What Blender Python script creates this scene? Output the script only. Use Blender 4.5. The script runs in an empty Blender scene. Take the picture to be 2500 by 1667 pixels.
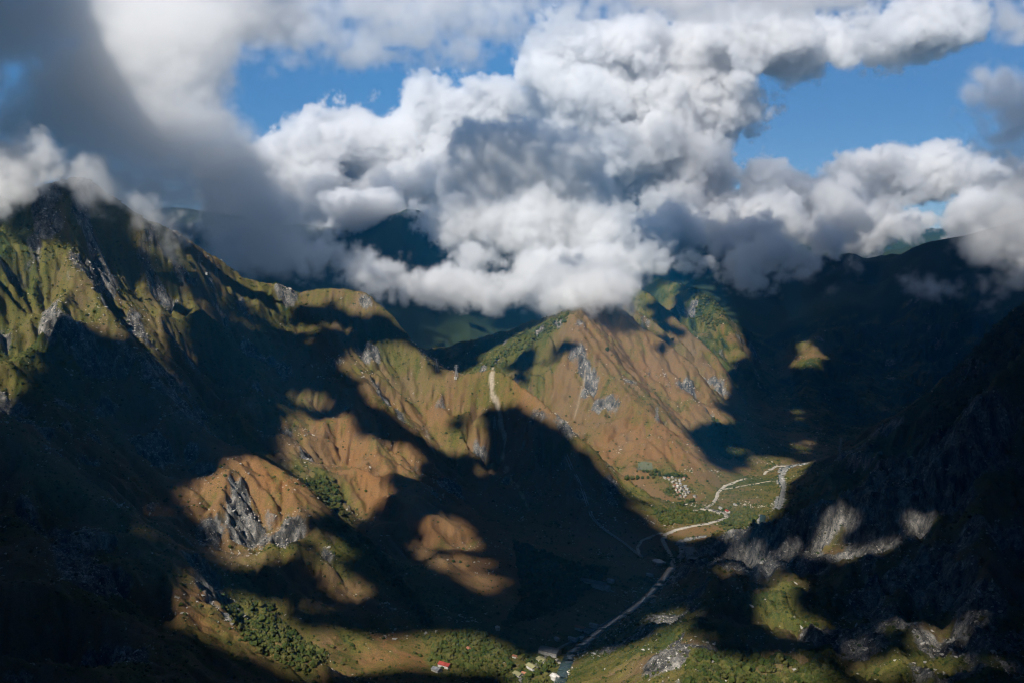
import bpy, bmesh, math, random, time
import numpy as np
from mathutils import Vector, Matrix

T0 = time.time()
sc = bpy.context.scene
COL = sc.collection
rng = np.random.default_rng(7)
random.seed(7)

# ------------------------------------------------------------------ camera
CAM_Z = 600.0
PITCH = math.radians(5.47)
FPX, CX, CY = 2287.0, 1176.0, 784.0          # focal length in units of a 2352 x 1568 picture
cam = bpy.data.cameras.new('camera')
cam.lens, cam.sensor_width = 35.0, 36.0
cam.clip_start, cam.clip_end = 1.0, 60000.0
cam_ob = bpy.data.objects.new('camera', cam)
cam_ob.location = (0, 0, CAM_Z)
cam_ob.rotation_euler = (math.radians(90) - PITCH, 0, 0)
COL.objects.link(cam_ob)
sc.camera = cam_ob

# ------------------------------------------------------------------ sky, sun, exposure
SUN_EL = math.radians(43)
SUN_AZ = math.radians(30)                    # light travels 30 degrees to the right of straight ahead
SUN_DIR = np.array([math.sin(SUN_AZ) * math.cos(SUN_EL), math.cos(SUN_AZ) * math.cos(SUN_EL), -math.sin(SUN_EL)])
world = bpy.data.worlds.new('World')
sc.world = world
world.use_nodes = True
wn = world.node_tree
sky = wn.nodes.new('ShaderNodeTexSky')
sky.sky_type = 'NISHITA'
sky.sun_disc = False
sky.sun_elevation = SUN_EL
sky.sun_rotation = math.radians(180) + SUN_AZ
sky.altitude = 3000
sky.air_density = 1.0
sky.dust_density = 0.0
sky.ozone_density = 6.0
wn.links.new(sky.outputs[0], wn.nodes['Background'].inputs[0])
wn.nodes['Background'].inputs[1].default_value = 0.060
sun = bpy.data.lights.new('sun', 'SUN')
sun.energy = 5.0
sun.angle = math.radians(0.8)
sun.color = (1.0, 0.95, 0.88)
sun_ob = bpy.data.objects.new('sun', sun)
sun_ob.rotation_euler = Vector(SUN_DIR).to_track_quat('-Z', 'Y').to_euler()
sun_ob.location = (-1500, -2500, 4000)
COL.objects.link(sun_ob)
sc.view_settings.view_transform = 'Standard'
sc.view_settings.look = 'None'
sc.view_settings.exposure = 0.85
sc.view_settings.gamma = 1.0
cy = sc.cycles
cy.max_bounces = 8
cy.diffuse_bounces = 1
cy.glossy_bounces = 1
cy.transmission_bounces = 2
cy.volume_bounces = 8
cy.volume_step_rate = 4.0
cy.use_adaptive_sampling = True
cy.adaptive_threshold = 0.024
cy.adaptive_min_samples = 16
cy.filter_width = 1.2
cy.use_denoising = True
cy.time_limit = 900                          # keeps a slow machine within bounds

# switches used while building
CLOUDS, DECK, HAZE, DETAIL = True, True, True, True

# ------------------------------------------------------------------ picture <-> place
def ray(px, py):
    dx, dv = (px - CX) / FPX, (CY - py) / FPX
    return np.array([dx, math.cos(PITCH) + dv * math.sin(PITCH), -math.sin(PITCH) + dv * math.cos(PITCH)])

def at(px, py, Y):
    """point seen in direction (px, py) at forward distance Y"""
    d = ray(px, py)
    t = Y / d[1]
    return np.array([d[0] * t, Y, CAM_Z + d[2] * t])

def hid(px, Y, z):
    """a point hidden in the picture: bearing, distance, height"""
    return np.array([(px - CX) / FPX * Y, Y, z])

def project(x, y, z):
    zz = z - CAM_Z
    f = y * math.cos(PITCH) - zz * math.sin(PITCH)
    u = y * math.sin(PITCH) + zz * math.cos(PITCH)
    f = np.maximum(f, 1e-3)
    return CX + FPX * x / f, CY - FPX * u / f

# ------------------------------------------------------------------ terrain control lines
# every line: (region, [points]); a point is (px, py, Y) or ('h', px, Y, z)
LINES = [
 ('left', [(-420,400,2050),(-300,430,2100),(-100,455,2150),(60,430,2200),(190,395,2250),(280,455,2310),(330,490,2350),(400,525,2420),(470,570,2480),(520,600,2530),
           (560,633,2560),(600,645,2590),(640,650,2600),(680,668,2630),(710,664,2645),(750,655,2650),(830,663,2640),(890,710,2600),(930,760,2570),(960,800,2540),
           (1000,850,2500),(1048,860,2480),(1090,846,2470),(1130,838,2460),(1170,858,2430),(1230,908,2370),(1290,958,2310),(1340,1008,2260),
           (1385,1058,2210),(1410,1108,2160),(1470,1148,2130),(1510,1195,2080)]),
 ('left', [(690,672,2640),(795,824,2430),(860,905,2310),(924,989,2200),(1043,1126,2060),(1130,1215,1900),(1175,1330,1700),(1185,1375,1640)]),
 ('left', [(300,640,2290),(345,780,2090),('h',420,2000,275),('h',560,1950,165),(680,1080,1950),(760,1150,1870),(830,1230,1750),(930,1330,1600),(1010,1430,1470)]),
 ('left', [(900,830,2530),(950,920,2450),(1000,1010,2340),(1060,1090,2240),(1150,1200,2010),(1210,1290,1810)]),
 ('left', [(560,700,2500),(640,900,2280),(720,1000,2130)]),
 ('left', [(1160,960,2380),(1200,1100,2200),(1290,1200,2020)]),
 ('spur', [(190,395,2250),(137,549,2130),(194,628,2060),(274,743,1970),(324,800,1925),(371,876,1880),(414,939,1850),(488,1003,1810),(575,1040,1790),(644,1072,1770),
           (704,1123,1730),(754,1160,1710),(823,1238,1640),(874,1330,1560),(920,1399,1510),(966,1460,1440),(985,1530,1370)]),
 ('spur', [('h',150,1780,340),('h',300,1640,220),('h',420,1540,145),(560,1330,1450),(640,1440,1385),(700,1520,1335)]),
 ('spur', [(-420,800,1650),(-150,880,1600),(0,960,1550),(100,1040,1500),(198,1123,1450),(294,1164,1430),(331,1197,1410),(391,1247,1380),(423,1307,1340),(442,1344,1310),
           (497,1399,1280),(547,1463,1230),(600,1560,1150),(660,1660,1060)]),
 ('spur', [(-200,1250,1250),(0,1250,1250),(200,1350,1200),(330,1450,1150),(420,1568,1080)]),
 ('spur', [(-300,1568,940),(0,1568,950),(250,1640,980),(420,1720,980)]),
 ('floor', [(985,1535,1365),(1010,1470,1430),(1100,1440,1490),(1200,1400,1570),(1300,1340,1690),(1400,1300,1800),(1490,1240,1960),(1505,1200,2060)]),
 ('floor', [('h',900,1250,10),('h',1000,1200,6),('h',1150,1150,0),('h',1250,1050,-5),('h',1300,800,-10)]),
 ('floor', [(1270,1590,1295),(1300,1500,1430),(1390,1440,1530),(1480,1380,1645),(1545,1310,1790),(1580,1265,1905),(1554,1245,1955),(1575,1232,1990),(1640,1225,2010),
            (1733,1203,2085),(1765,1181,2160),(1794,1133,2330),(1807,1101,2460),(1781,1082,2550),(1813,1069,2620),(1855,1063,2660)]),
 ('floor', [(1150,1560,1335),(1230,1520,1400)]),
 ('floor', [(1420,1130,2380),(1500,1155,2310),(1560,1160,2300),(1610,1150,2330),(1640,1130,2390),(1700,1100,2500),(1750,1075,2600),(1790,1055,2690)]),
 ('floor', [('h',-120,3100,230),('h',900,3000,170),('h',1100,2850,120),('h',1250,2600,65),('h',1400,2380,30)]),
 ('floor', [('h',1900,2750,6),('h',2000,2900,12),('h',2200,3000,20),('h',2600,3100,35)]),
 ('ridge', [(1330,655,3380),(1392,683,3300),(1446,723,3260),(1475,748,3230),(1518,777,3190),(1550,802,3150),(1597,838,3090),(1647,928,2980),(1680,971,2900),(1741,1014,2800),(1791,1052,2700)]),
 ('ridge', [(1392,683,3300),(1345,695,3160),(1316,730,3050),(1345,795,2960),(1395,852,2880),(1424,888,2800),(1489,942,2690),(1525,989,2620),(1561,1029,2560),(1597,1079,2480),(1633,1117,2410)]),
 ('ridge', [(1420,770,3180),(1460,850,3050),(1530,930,2900),(1600,1010,2760),(1650,1060,2640)]),
 ('ridge', [(1365,745,3080),(1430,840,2930),(1500,915,2800),(1565,985,2670),(1615,1050,2560)]),
 ('ridge', [(1480,790,3150),(1540,870,3020),(1600,940,2880),(1650,1000,2780),(1690,1040,2700)]),
 ('ridge', [(1316,715,3090),(1250,745,3100),(1200,765,3120),(1150,795,3130),(1105,832,3120),('h',1050,3100,190)]),
 ('ridge', [(1300,860,2920),(1340,960,2750),(1380,1060,2540)]),
 ('ridge', [(1440,652,3720),(1489,669,3650),(1536,716,3580),(1590,766,3500),(1640,809,3430),(1669,849,3370),(1690,900,3220),(1725,990,3030)]),
 ('ridge', [('h',1460,3480,330),('h',1520,3420,270),('h',1580,3330,170),('h',1660,3200,70)]),
 ('ridge', [(1500,620,4350),(1560,640,4200),(1640,690,4000),(1690,770,3830),(1715,820,3650),(1745,900,3430),(1772,990,3110)]),
 ('ridge', [('h',1600,3750,250),('h',1690,3500,110),('h',1740,3250,40)]),
 ('far', [(1800,565,5500),(1840,575,5200),(1950,602,5000),(2060,592,4800),(2085,565,4720),(2110,552,4690),(2150,543,4650),(2220,540,4600),(2330,505,4500),(2500,450,4400),(2800,420,4300)]),
 ('far', [(1950,605,4950),(1880,720,4300),(1860,850,3650),(1835,960,3180),(1825,1040,2800)]),
 ('far', [('h',1760,4400,260),('h',1785,3900,120),('h',1790,3400,40)]),
 ('far', [('h',2060,4200,300),('h',2000,3700,130),('h',1930,3300,40)]),
 ('far', [(2150,560,4600),(2110,700,4150),(2060,850,3750),(2010,960,3300)]),
 ('far', [(-400,470,5900),(200,480,5900),(400,470,5800),(620,505,5800),(760,520,5750),(860,505,5700),(940,470,5650),(1050,500,5650),(1150,545,5600),(1300,540,5700),(1450,515,5800),(1520,525,5800),(1650,540,5700),(1800,562,5550)]),
 ('far', [(940,470,5650),(900,620,5150),(960,760,4650),('h',1000,4250,130)]),
 ('far', [(640,520,5750),(700,640,5150),('h',760,4600,230)]),
 ('far', [(1240,560,5600),(1200,700,5050),('h',1180,4500,110)]),
 ('far', [('h',-400,4300,330),('h',300,4200,270),('h',820,4200,170),('h',1100,4200,70),('h',1300,4400,60),('h',1400,4600,80)]),
 ('far', [('h',-600,9500,800),('h',600,9500,700),('h',1400,9500,750),(2120,600,9500),(2200,560,9300),(2280,476,9100),(2352,440,9000),(2460,400,9000),(2700,360,9000)]),
 ('far', [('h',-600,7800,300),('h',800,7800,250),('h',1600,7400,250),('h',2000,6500,260),('h',2600,6200,330)]),
 ('right', [(2500,560,2350),(2352,690,2300),(2290,742,2290),(2200,850,2310),(2100,930,2350),(2000,1000,2420),(1932,1035,2480),(1880,1065,2590)]),
 ('right', [('h',1800,2080,12),('h',1950,1960,60),('h',2150,1900,150),('h',2300,1850,250),('h',2500,1800,330)]),
 ('right', [(1545,1310,1790),(1599,1252,1760),(1660,1225,1700),(1732,1206,1660),(1779,1180,1630),(1851,1162,1600),(1934,1153,1560),(2031,1134,1520),(2121,1120,1500),
            (2175,1040,1500),(2230,960,1520),(2290,870,1550),(2352,815,1570),(2500,700,1600),(2800,560,1650)]),
 ('right', [(1660,1300,1668),(1732,1295,1625),(1779,1280,1595),(1851,1265,1565),(1934,1270,1525),(2031,1250,1485),(2121,1230,1465),(2175,1180,1465),(2230,1110,1480),(2290,1030,1505),(2352,980,1520),(2500,880,1550)]),
 ('right', [(1599,1262,1740),(1640,1310,1560),(1640,1340,1440),(1625,1400,1330),(1600,1450,1230),(1590,1510,1130),(1600,1568,1050),(1620,1700,930)]),
 ('right', [(1690,1290,1590),(1705,1360,1430),(1705,1430,1310),(1720,1530,1150),(1740,1650,1020)]),
 ('right', [(1800,1290,1565),(1820,1340,1450),(1830,1400,1320),(1830,1500,1190),(1800,1600,1070)]),
 ('right', [(1900,1310,1480),(1930,1420,1320),(1960,1568,1120)]),
 ('right', [(1990,1270,1470),(2040,1350,1330),(2060,1450,1200),(2070,1568,1060)]),
 ('right', [(2352,1050,1480),(2352,1300,1300),(2352,1568,1050),(2352,1800,900)]),
 ('right', [(2150,1200,1440),(2150,1400,1270),(2170,1568,1090)]),
 ('right', [(2260,1100,1450),(2260,1300,1270),(2270,1568,1030)]),
 ('right', [(1325,1550,1330),(1350,1535,1330),(1420,1505,1300),(1480,1500,1220),(1540,1500,1170)]),
 ('right', [(1400,1568,1230),(1500,1568,1120),(1500,1700,980)]),
]
REG = ['left', 'spur', 'floor', 'ridge', 'far', 'right']

def linepts(step):
    out, lab = [], []
    for k, (reg, pts) in enumerate(LINES):
        w = [hid(*p[1:]) if p[0] == 'h' else at(*p) for p in pts]
        for a, b in zip(w[:-1], w[1:]):
            n = max(2, int(np.linalg.norm((b - a)[:2]) / step))
            t = np.linspace(0, 1, n)[:, None]
            out.append(a * (1 - t) + b * t)
            lab += [REG.index(reg)] * n
    return np.concatenate(out), np.array(lab)

def upsample(a, shape):
    i = np.linspace(0, a.shape[0] - 1, shape[0]); j = np.linspace(0, a.shape[1] - 1, shape[1])
    return bilin(a, i[:, None] * np.ones(shape[1])[None], j[None] * np.ones(shape[0])[:, None])

def bilin(a, i, j):
    i = np.clip(i, 0, a.shape[0] - 1.001); j = np.clip(j, 0, a.shape[1] - 1.001)
    i0, j0 = i.astype(int), j.astype(int); fi, fj = i - i0, j - j0
    return (a[i0, j0] * (1 - fi) + a[i0 + 1, j0] * fi) * (1 - fj) + (a[i0, j0 + 1] * (1 - fi) + a[i0 + 1, j0 + 1] * fi) * fj

def solve(x0, y0, nx, ny, cell, pts, init=None, iters=300):
    """membrane surface through the control points"""
    i = np.round((pts[:, 0] - x0) / cell).astype(int); j = np.round((pts[:, 1] - y0) / cell).astype(int)
    ok = (i >= 0) & (j >= 0) & (i < nx) & (j < ny); i, j = i[ok], j[ok]
    s = np.zeros((nx, ny)); c = np.zeros((nx, ny))
    np.add.at(s, (i, j), pts[ok, 2]); np.add.at(c, (i, j), 1)
    fix = c > 0; val = np.where(fix, s / np.maximum(c, 1), 0)
    h = np.full((nx, ny), val[fix].mean()) if init is None else init.copy()
    h[fix] = val[fix]
    for _ in range(iters):
        p = np.pad(h, 1, mode='edge')
        h = .25 * (p[2:, 1:-1] + p[:-2, 1:-1] + p[1:-1, 2:] + p[1:-1, :-2])
        h[fix] = val[fix]
    return h, fix

def solve_multi(x0, y0, x1, y1, cell, pts, levels, init=None, iters=260):
    h = init
    for l in range(levels, -1, -1):
        c = cell * 2 ** l
        nx, ny = int(round((x1 - x0) / c)) + 1, int(round((y1 - y0) / c)) + 1
        h = None if h is None else upsample(h, (nx, ny))
        h, fix = solve(x0, y0, nx, ny, c, pts, h, iters)
    return h, fix

def fnoise(shape, wl_lo, wl_hi, slope, seed):
    """random field with wavelengths between wl_hi and wl_lo cells, unit deviation"""
    r = np.random.default_rng(seed)
    f = np.fft.rfftn(r.standard_normal(shape).astype(np.float32))
    ks = [np.fft.fftfreq(n).astype(np.float32) ** 2 for n in shape[:-1]] + [np.fft.rfftfreq(shape[-1]).astype(np.float32) ** 2]
    k = 0
    for ax, v in enumerate(ks):
        k = k + v.reshape([-1 if a == ax else 1 for a in range(len(shape))])
    k = np.sqrt(k); k.flat[0] = 1
    a = k ** (-slope)
    a[(k < 1 / wl_lo) | (k > 1 / wl_hi)] = 0
    n = np.fft.irfftn(f * a, s=shape, axes=range(len(shape))).astype(np.float32)
    return n / n.std()

def dist_to(fix, cell, passes):
    d = np.where(fix, 0., 1e4)
    for _ in range(passes):
        p = np.pad(d, 1, mode='edge')
        d = np.minimum.reduce([d, p[2:, 1:-1] + 1, p[:-2, 1:-1] + 1, p[1:-1, 2:] + 1, p[1:-1, :-2] + 1, p[2:, 2:] + 1.41, p[:-2, :-2] + 1.41, p[2:, :-2] + 1.41, p[:-2, 2:] + 1.41])
    return d * cell

def receivers(h):
    nx, ny = h.shape
    p = np.pad(h, 1, mode='edge')
    best = np.zeros_like(h); rec = np.arange(nx * ny).reshape(nx, ny).copy(); base = rec.copy()
    for di in (-1, 0, 1):
        for dj in (-1, 0, 1):
            if di == 0 and dj == 0: continue
            s = (h - p[1 + di:1 + di + nx, 1 + dj:1 + dj + ny]) / math.hypot(di, dj)
            m = s > best
            best = np.where(m, s, best)
            rec = np.where(m, np.clip(base + di * ny + dj, 0, nx * ny - 1), rec)
    return rec, best

def flow(h):
    rec, s = receivers(h)
    order = np.argsort(-h, axis=None).tolist(); r = rec.ravel().tolist()
    acc = [1.0] * h.size
    for k in order:
        t = r[k]
        if t != k: acc[t] += acc[k]
    return np.array(acc).reshape(h.shape), s

def blur(a, n=1):
    for _ in range(n):
        p = np.pad(a, 1, mode='edge')
        a = (4 * a + 2 * (p[2:, 1:-1] + p[:-2, 1:-1] + p[1:-1, 2:] + p[1:-1, :-2]) + p[2:, 2:] + p[:-2, :-2] + p[2:, :-2] + p[:-2, 2:]) / 16
    return a

PTS, LAB = linepts(6.0)
# far grid
FX0, FX1, FY0, FY1, FC = -9000, 9000, 0, 13200, 40.0
far_h, far_fix = solve_multi(FX0, FY0, FX1, FY1, FC, PTS, 4, iters=200)
fsh = far_h.shape
fd = np.clip(dist_to(far_fix, FC, 10) / 260, .12, 1)
ridged = lambda n: 1 - np.abs(n)
far_d = far_h + fd * (55 * ridged(fnoise(fsh, 30, 9, 1.6, 11)) - 40 + 16 * fnoise(fsh, 10, 3, 1.3, 12))
for it in range(5):
    acc, s = flow(far_d)
    far_d = far_d - np.minimum(.55 * np.sqrt(acc) * s / FC * 8, 18) * fd
    far_d = far_d * .85 + blur(far_d) * .15
# near grid
NX0, NX1, NY0, NY1, NC = -2000, 2000, 620, 4300, 6.0
ii = (np.arange(int((NX1 - NX0) / NC) + 1) * NC + NX0 - FX0) / FC
jj = (np.arange(int((NY1 - NY0) / NC) + 1) * NC + NY0 - FY0) / FC
init = bilin(far_h, ii[:, None] * np.ones(len(jj))[None], jj[None] * np.ones(len(ii))[:, None])
NX1 = NX0 + NC * (len(ii) - 1); NY1 = NY0 + NC * (len(jj) - 1)
near_h, near_fix = solve_multi(NX0, NY0, NX1, NY1, NC, PTS, 2, init=init, iters=160)
near_h = blur(near_h, 1)
nsh = near_h.shape
nd = dist_to(near_fix, NC, 14)
hi = np.clip((near_h - 14) / 60, 0, 1)                      # nothing is carved on the valley floor
damp = np.clip(nd / 95, .10, 1) * hi
near_d = near_h + damp * (26 * (ridged(fnoise(nsh, 70, 24, 1.5, 21)) - .2) + 11 * ridged(fnoise(nsh, 26, 9, 1.2, 22)) - 4) + hi * 1.4 * fnoise(nsh, 9, 3, 1.0, 23)
for it in range(11):
    acc, s = flow(near_d)
    near_d = near_d - np.minimum(.55 * np.sqrt(acc) * s / NC, 4.2) * np.clip(nd / 60, .15, 1) * hi
    near_d = near_d * .86 + blur(near_d) * .14
FLOW = blur(np.log(acc), 1)
# rills: noise drawn out along the fall line
g0, g1 = np.gradient(blur(near_d, 3)); gl = np.hypot(g0, g1) + 1e-6; g0, g1 = g0 / gl, g1 / gl
ci_, cj_ = np.meshgrid(np.arange(nsh[0], dtype=float), np.arange(nsh[1], dtype=float), indexing='ij')
src_n = fnoise(nsh, 7, 2, .3, 24); RILL = np.zeros(nsh)
for sg in (1, -1):
    a_, b_ = ci_.copy(), cj_.copy()
    for k in range(11):
        RILL += bilin(src_n, a_, b_)
        ka, kb = np.clip(a_, 0, nsh[0] - 1).astype(int), np.clip(b_, 0, nsh[1] - 1).astype(int)
        a_ += sg * g0[ka, kb]; b_ += sg * g1[ka, kb]
RILL = (RILL - RILL.mean()) / RILL.std()
near_d = near_d + hi * np.clip(gl / NC * 2 - .2, 0, 1) * (3.2 * (1 - np.abs(RILL)))
src_n = fnoise(nsh, 24, 7, 1.0, 25); RIB = np.zeros(nsh)
for sg in (1, -1):
    a_, b_ = ci_.copy(), cj_.copy()
    for k in range(16):
        RIB += bilin(src_n, a_, b_)
        ka, kb = np.clip(a_, 0, nsh[0] - 1).astype(int), np.clip(b_, 0, nsh[1] - 1).astype(int)
        a_ += sg * 1.5 * g0[ka, kb]; b_ += sg * 1.5 * g1[ka, kb]
RIB = (RIB - RIB.mean()) / RIB.std()
xw, yw = NX0 + NC * ci_, NY0 + NC * cj_
tn = fnoise((400, 200), 14, 4, 1.0, 26)
STREAK = bilin(tn, ((xw * .88 + yw * .47) / 9) % 398, ((-xw * .47 + yw * .88) / 60) % 198)
LONG = np.clip((yw - 2330) / 120, 0, 1) * np.clip((3500 - yw) / 200, 0, 1) * np.clip((xw - 60) / 120, 0, 1) * np.clip((near_h - 25) / 60, 0, 1)
near_d = near_d + LONG * 5.0 * (1 - np.abs(STREAK)) * np.clip(nd / 25, .2, 1)
# rock: steep ground, plus broken relief there
gx, gy = np.gradient(blur(near_d, 1), NC)
slope = np.hypot(gx, gy)
rn = fnoise(nsh, 60, 10, 1.2, 31)
flute = ridged(fnoise(nsh, 10, 3, .8, 32)) - .3
flute2 = ridged(upsample(fnoise((nsh[0], nsh[1] // 4), 16, 4, 1.0, 34), nsh)) - .3 + .5 * flute
xg = NX0 + NC * np.arange(nsh[0])[:, None]; yg = NY0 + NC * np.arange(nsh[1])[None]
CRAG = np.clip((xg - 230) / 120, 0, 1) * np.clip((1800 - yg) / 120, 0, 1) * 1.6        # the cliffs over the river
ROCK = np.clip((slope - .92 + .16 * rn) * 2.6, 0, 1)
near_d = near_d + hi * (ROCK * 9 * flute + np.clip(CRAG, 0, 1) * (6 * flute2 + 11 * (1 - np.abs(RIB))) + 1.1 * fnoise(nsh, 5, 2, .5, 33))
print('terrain solved', round(time.time() - T0, 1))

def near_at(a, x, y):
    return bilin(a, (x - NX0) / NC, (y - NY0) / NC)

def height(x, y):
    w = np.clip(np.minimum.reduce([x - NX0, NX1 - x, y - NY0, NY1 - y]) / 250, 0, 1)
    w = w * w * (3 - 2 * w)
    hf = bilin(far_d, (x - FX0) / FC, (y - FY0) / FC)
    return hf * (1 - w) + near_at(near_d, x, y) * w

# ------------------------------------------------------------------ the terrain sheet: fine near the camera, coarse far off
NA, NR = 1060, 880
A_MAX = 0.70
TA = np.linspace(-A_MAX, A_MAX, NA)                          # x / y
RR = np.concatenate([620 * (3900 / 620) ** np.linspace(0, 1, 720), 3900 * (13000 / 3900) ** np.linspace(0, 1, NR - 719)[1:]])
GX = TA[:, None] * RR[None]; GY = np.ones(NA)[:, None] * RR[None]
GZ = height(GX, GY)
# first row along each bearing that rises above a sight line
EL = (GZ - CAM_Z) / GY
ELM = np.maximum.accumulate(EL, axis=1)

def hit(px, py):
    """where the sight line through (px, py) meets the ground"""
    d = ray(px, py); t, e = d[0] / d[1], d[2] / d[1]
    i = int(round((t + A_MAX) / (2 * A_MAX) * (NA - 1)))
    i = min(max(i, 0), NA - 1)
    j = int(np.searchsorted(ELM[i], e)); j = min(max(j, 1), NR - 1)
    e0, e1 = EL[i, j - 1], EL[i, j]
    f = 0 if e1 <= e0 else min(max((e - e0) / (e1 - e0), 0), 1)
    y = RR[j - 1] * (1 - f) + RR[j] * f
    x = t * y
    return np.array([x, y, float(height(np.array(x), np.array(y)))])

# ------------------------------------------------------------------ ground cover painted from samples: green, rock, warm
COVER = [
 (1950,800,.95,0,0),(2050,750,.95,0,0),(1800,700,.95,0,0),(1780,880,.9,0,.1),(1950,950,.95,0,0),(2000,650,.95,0,0),(1760,780,.9,0,.1),(2100,880,.95,0,0),(1640,620,.95,0,0),(1700,660,.95,0,0),(1560,680,.8,.05,.2),
 (50,600,.9,.3,.2),(30,800,.95,.3,.3),(250,560,.6,.5,.3),(230,690,.5,.66,.2),(330,700,.6,.4,.2),(420,640,.65,.2,.3),(480,600,.5,.5,.2),(600,680,.6,.15,.35),(760,680,.45,.3,.3),
 (520,800,.55,.15,.3),(700,900,.45,.15,.4),(880,840,.55,.1,.4),(955,830,.3,.9,.1),(990,900,.55,.1,.5),(1080,900,.6,.05,.5),(1000,945,.25,.1,.85),(1060,990,.5,.1,.6),(1230,930,.25,.15,.85),
 (1275,965,.3,.55,.4),(1340,1020,.3,.6,.5),(1380,1090,.4,.5,.6),(1250,1050,.4,.25,.3),(1300,1150,.4,.3,.3),(1430,1170,.45,.3,.3),
 (700,1030,.35,.42,.5),(840,1080,.1,.1,1),(880,1120,.1,.05,1),(780,1000,.25,.2,.9),(960,1100,.2,.15,.7),(1050,1200,.15,.1,.8),(1120,1330,.2,.1,.7),(740,1120,1,0,0),(820,1250,.8,.2,0),(980,1380,.8,.1,.2),
 (450,960,.4,.7,.2),(520,1080,.2,.42,.7),(600,1060,.15,.3,1),(490,1140,.15,.4,.7),(620,1150,.25,.38,.8),(700,1300,.2,.4,.5),(850,1400,.3,.3,.6),(600,1300,.6,.5,.5),(560,1320,.7,.4,.5),(620,1420,.9,.3,.2),
 (700,1400,.7,.2,.5),(770,1500,.7,.05,.8),(920,1500,.25,.15,1),(470,1380,.3,.5,.9),(300,1250,.4,.5,.3),(200,1400,.5,.4,.3),(100,1100,.5,.4,.3),(100,1500,.6,.3,.2),
 (1080,1500,.95,0,.2),(1200,1540,.8,0,.4),(1600,1180,.9,0,.3),(1620,1215,.35,0,.8),(1700,1200,.9,0,.4),(1700,1120,.7,.1,.3),(1560,1110,.5,.1,.6),
 (1150,800,.95,.05,0),(1230,780,.9,.05,.1),(1250,850,.55,.1,.5),(1300,850,.4,.2,.6),(1340,930,.5,.3,.5),(1400,950,.4,.3,.5),(1450,1020,.2,.3,.8),(1490,1060,.2,.08,.75),(1440,1090,.4,.1,.6),(1360,760,.25,.05,.6),
 (1420,800,.25,.05,.6),(1480,860,.25,.05,.6),(1440,740,.45,.05,.5),(1560,940,.2,.05,.65),(1560,1010,.2,.1,.7),(1600,920,.25,.1,.55),(1620,850,.35,.1,.5),(1660,1000,.7,.1,.2),(1500,700,.45,.1,.3),(1560,790,.5,.1,.4),
 (1600,700,.9,.05,0),(1680,760,.4,.05,.6),(1720,950,.5,.1,.5),(1860,810,.35,.1,.7),(1830,960,.6,.1,.5),(1900,700,.8,.1,.2),(2100,600,.9,.1,.1),(1000,780,.95,0,0),(940,560,.95,0,0),(1150,700,.95,0,0),
 (1700,1260,.6,1,.1),(1850,1200,.5,1,.1),(2000,1180,.5,1,.1),(1800,1380,1,.2,.3),(1810,1460,.5,1,.4),(1560,1480,.4,1,.4),(1640,1330,.5,.8,.1),(1450,1530,.9,.2,.2),(1700,1540,.9,.3,.2),(2000,1400,.7,.8,.1),
 (2250,1500,.8,.7,.1),(2200,1250,.6,.8,.1),(2300,950,.8,.5,.1),(2100,1000,.9,.2,.1),(1950,1100,.9,.2,.1)]
cp = np.array([hit(a, b)[:2] for a, b, *_ in COVER]); cvv = np.array([c[2:] for c in COVER])
cgx, cgy = np.linspace(-3200, 3200, 130), np.linspace(600, 7000, 130)
PX, PY = np.meshgrid(cgx, cgy, indexing='ij')
# samples farther off speak for a wider patch
wt = 1 / ((((PX[..., None] - cp[:, 0]) ** 2 + (PY[..., None] - cp[:, 1]) ** 2) / (cp[:, 1] / 2000) ** 2 + 35 ** 2) ** 1.7)
cov = (wt[..., None] * cvv).sum(2) / wt.sum(2)[..., None]
def cover(x, y, k):
    return bilin(cov[..., k], (x - cgx[0]) / (cgx[1] - cgx[0]), (y - cgy[0]) / (cgy[1] - cgy[0]))

def inside(poly, x, y):
    r = np.zeros(np.shape(x), bool); n = len(poly)
    for k in range(n):
        (x0, y0), (x1, y1) = poly[k][:2], poly[(k + 1) % n][:2]
        c = ((y0 > y) != (y1 > y)) & (x < (x1 - x0) * (y - y0) / ((y1 - y0) or 1e-9) + x0)
        r ^= c
    return r

def near_line(pts, x, y):
    """distance to a world polyline and width along it"""
    best = np.full(np.shape(x), 1e9)
    for a, b in zip(pts[:-1], pts[1:]):
        d = b - a; L = (d ** 2).sum() or 1e-9
        t = np.clip(((x - a[0]) * d[0] + (y - a[1]) * d[1]) / L, 0, 1)
        best = np.minimum(best, np.hypot(x - a[0] - t * d[0], y - a[1] - t * d[1]))
    return best

# region of every vertex: that of the nearest control line
sub = PTS[::8]; sl = LAB[::8]
gx2, gy2 = np.linspace(-9200, 9200, 240), np.concatenate([np.linspace(600, 4500, 200), np.linspace(4550, 13100, 80)])
QX, QY = np.meshgrid(gx2[np.abs(gx2) < 1e9], gy2, indexing='ij')
def region_of(x, y):
    out = np.zeros(x.size, int); xf, yf = x.ravel(), y.ravel()
    for k in range(0, x.size, 4000):
        d = (xf[k:k + 4000, None] - sub[None, :, 0]) ** 2 + (yf[k:k + 4000, None] - sub[None, :, 1]) ** 2
        out[k:k + 4000] = sl[np.argmin(d, 1)]
    return out.reshape(x.shape)
ci = np.arange(0, NA, 6); cj = np.arange(0, NR, 6)
reg_c = region_of(GX[np.ix_(ci, cj)], GY[np.ix_(ci, cj)])
reg_f = reg_c[np.minimum(np.arange(NA) // 6, len(ci) - 1)][:, np.minimum(np.arange(NR) // 6, len(cj) - 1)]
reg_f = np.where((GZ < 13) & (GY < 2900) & (reg_f != REG.index('spur')), REG.index('floor'), reg_f)

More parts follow.
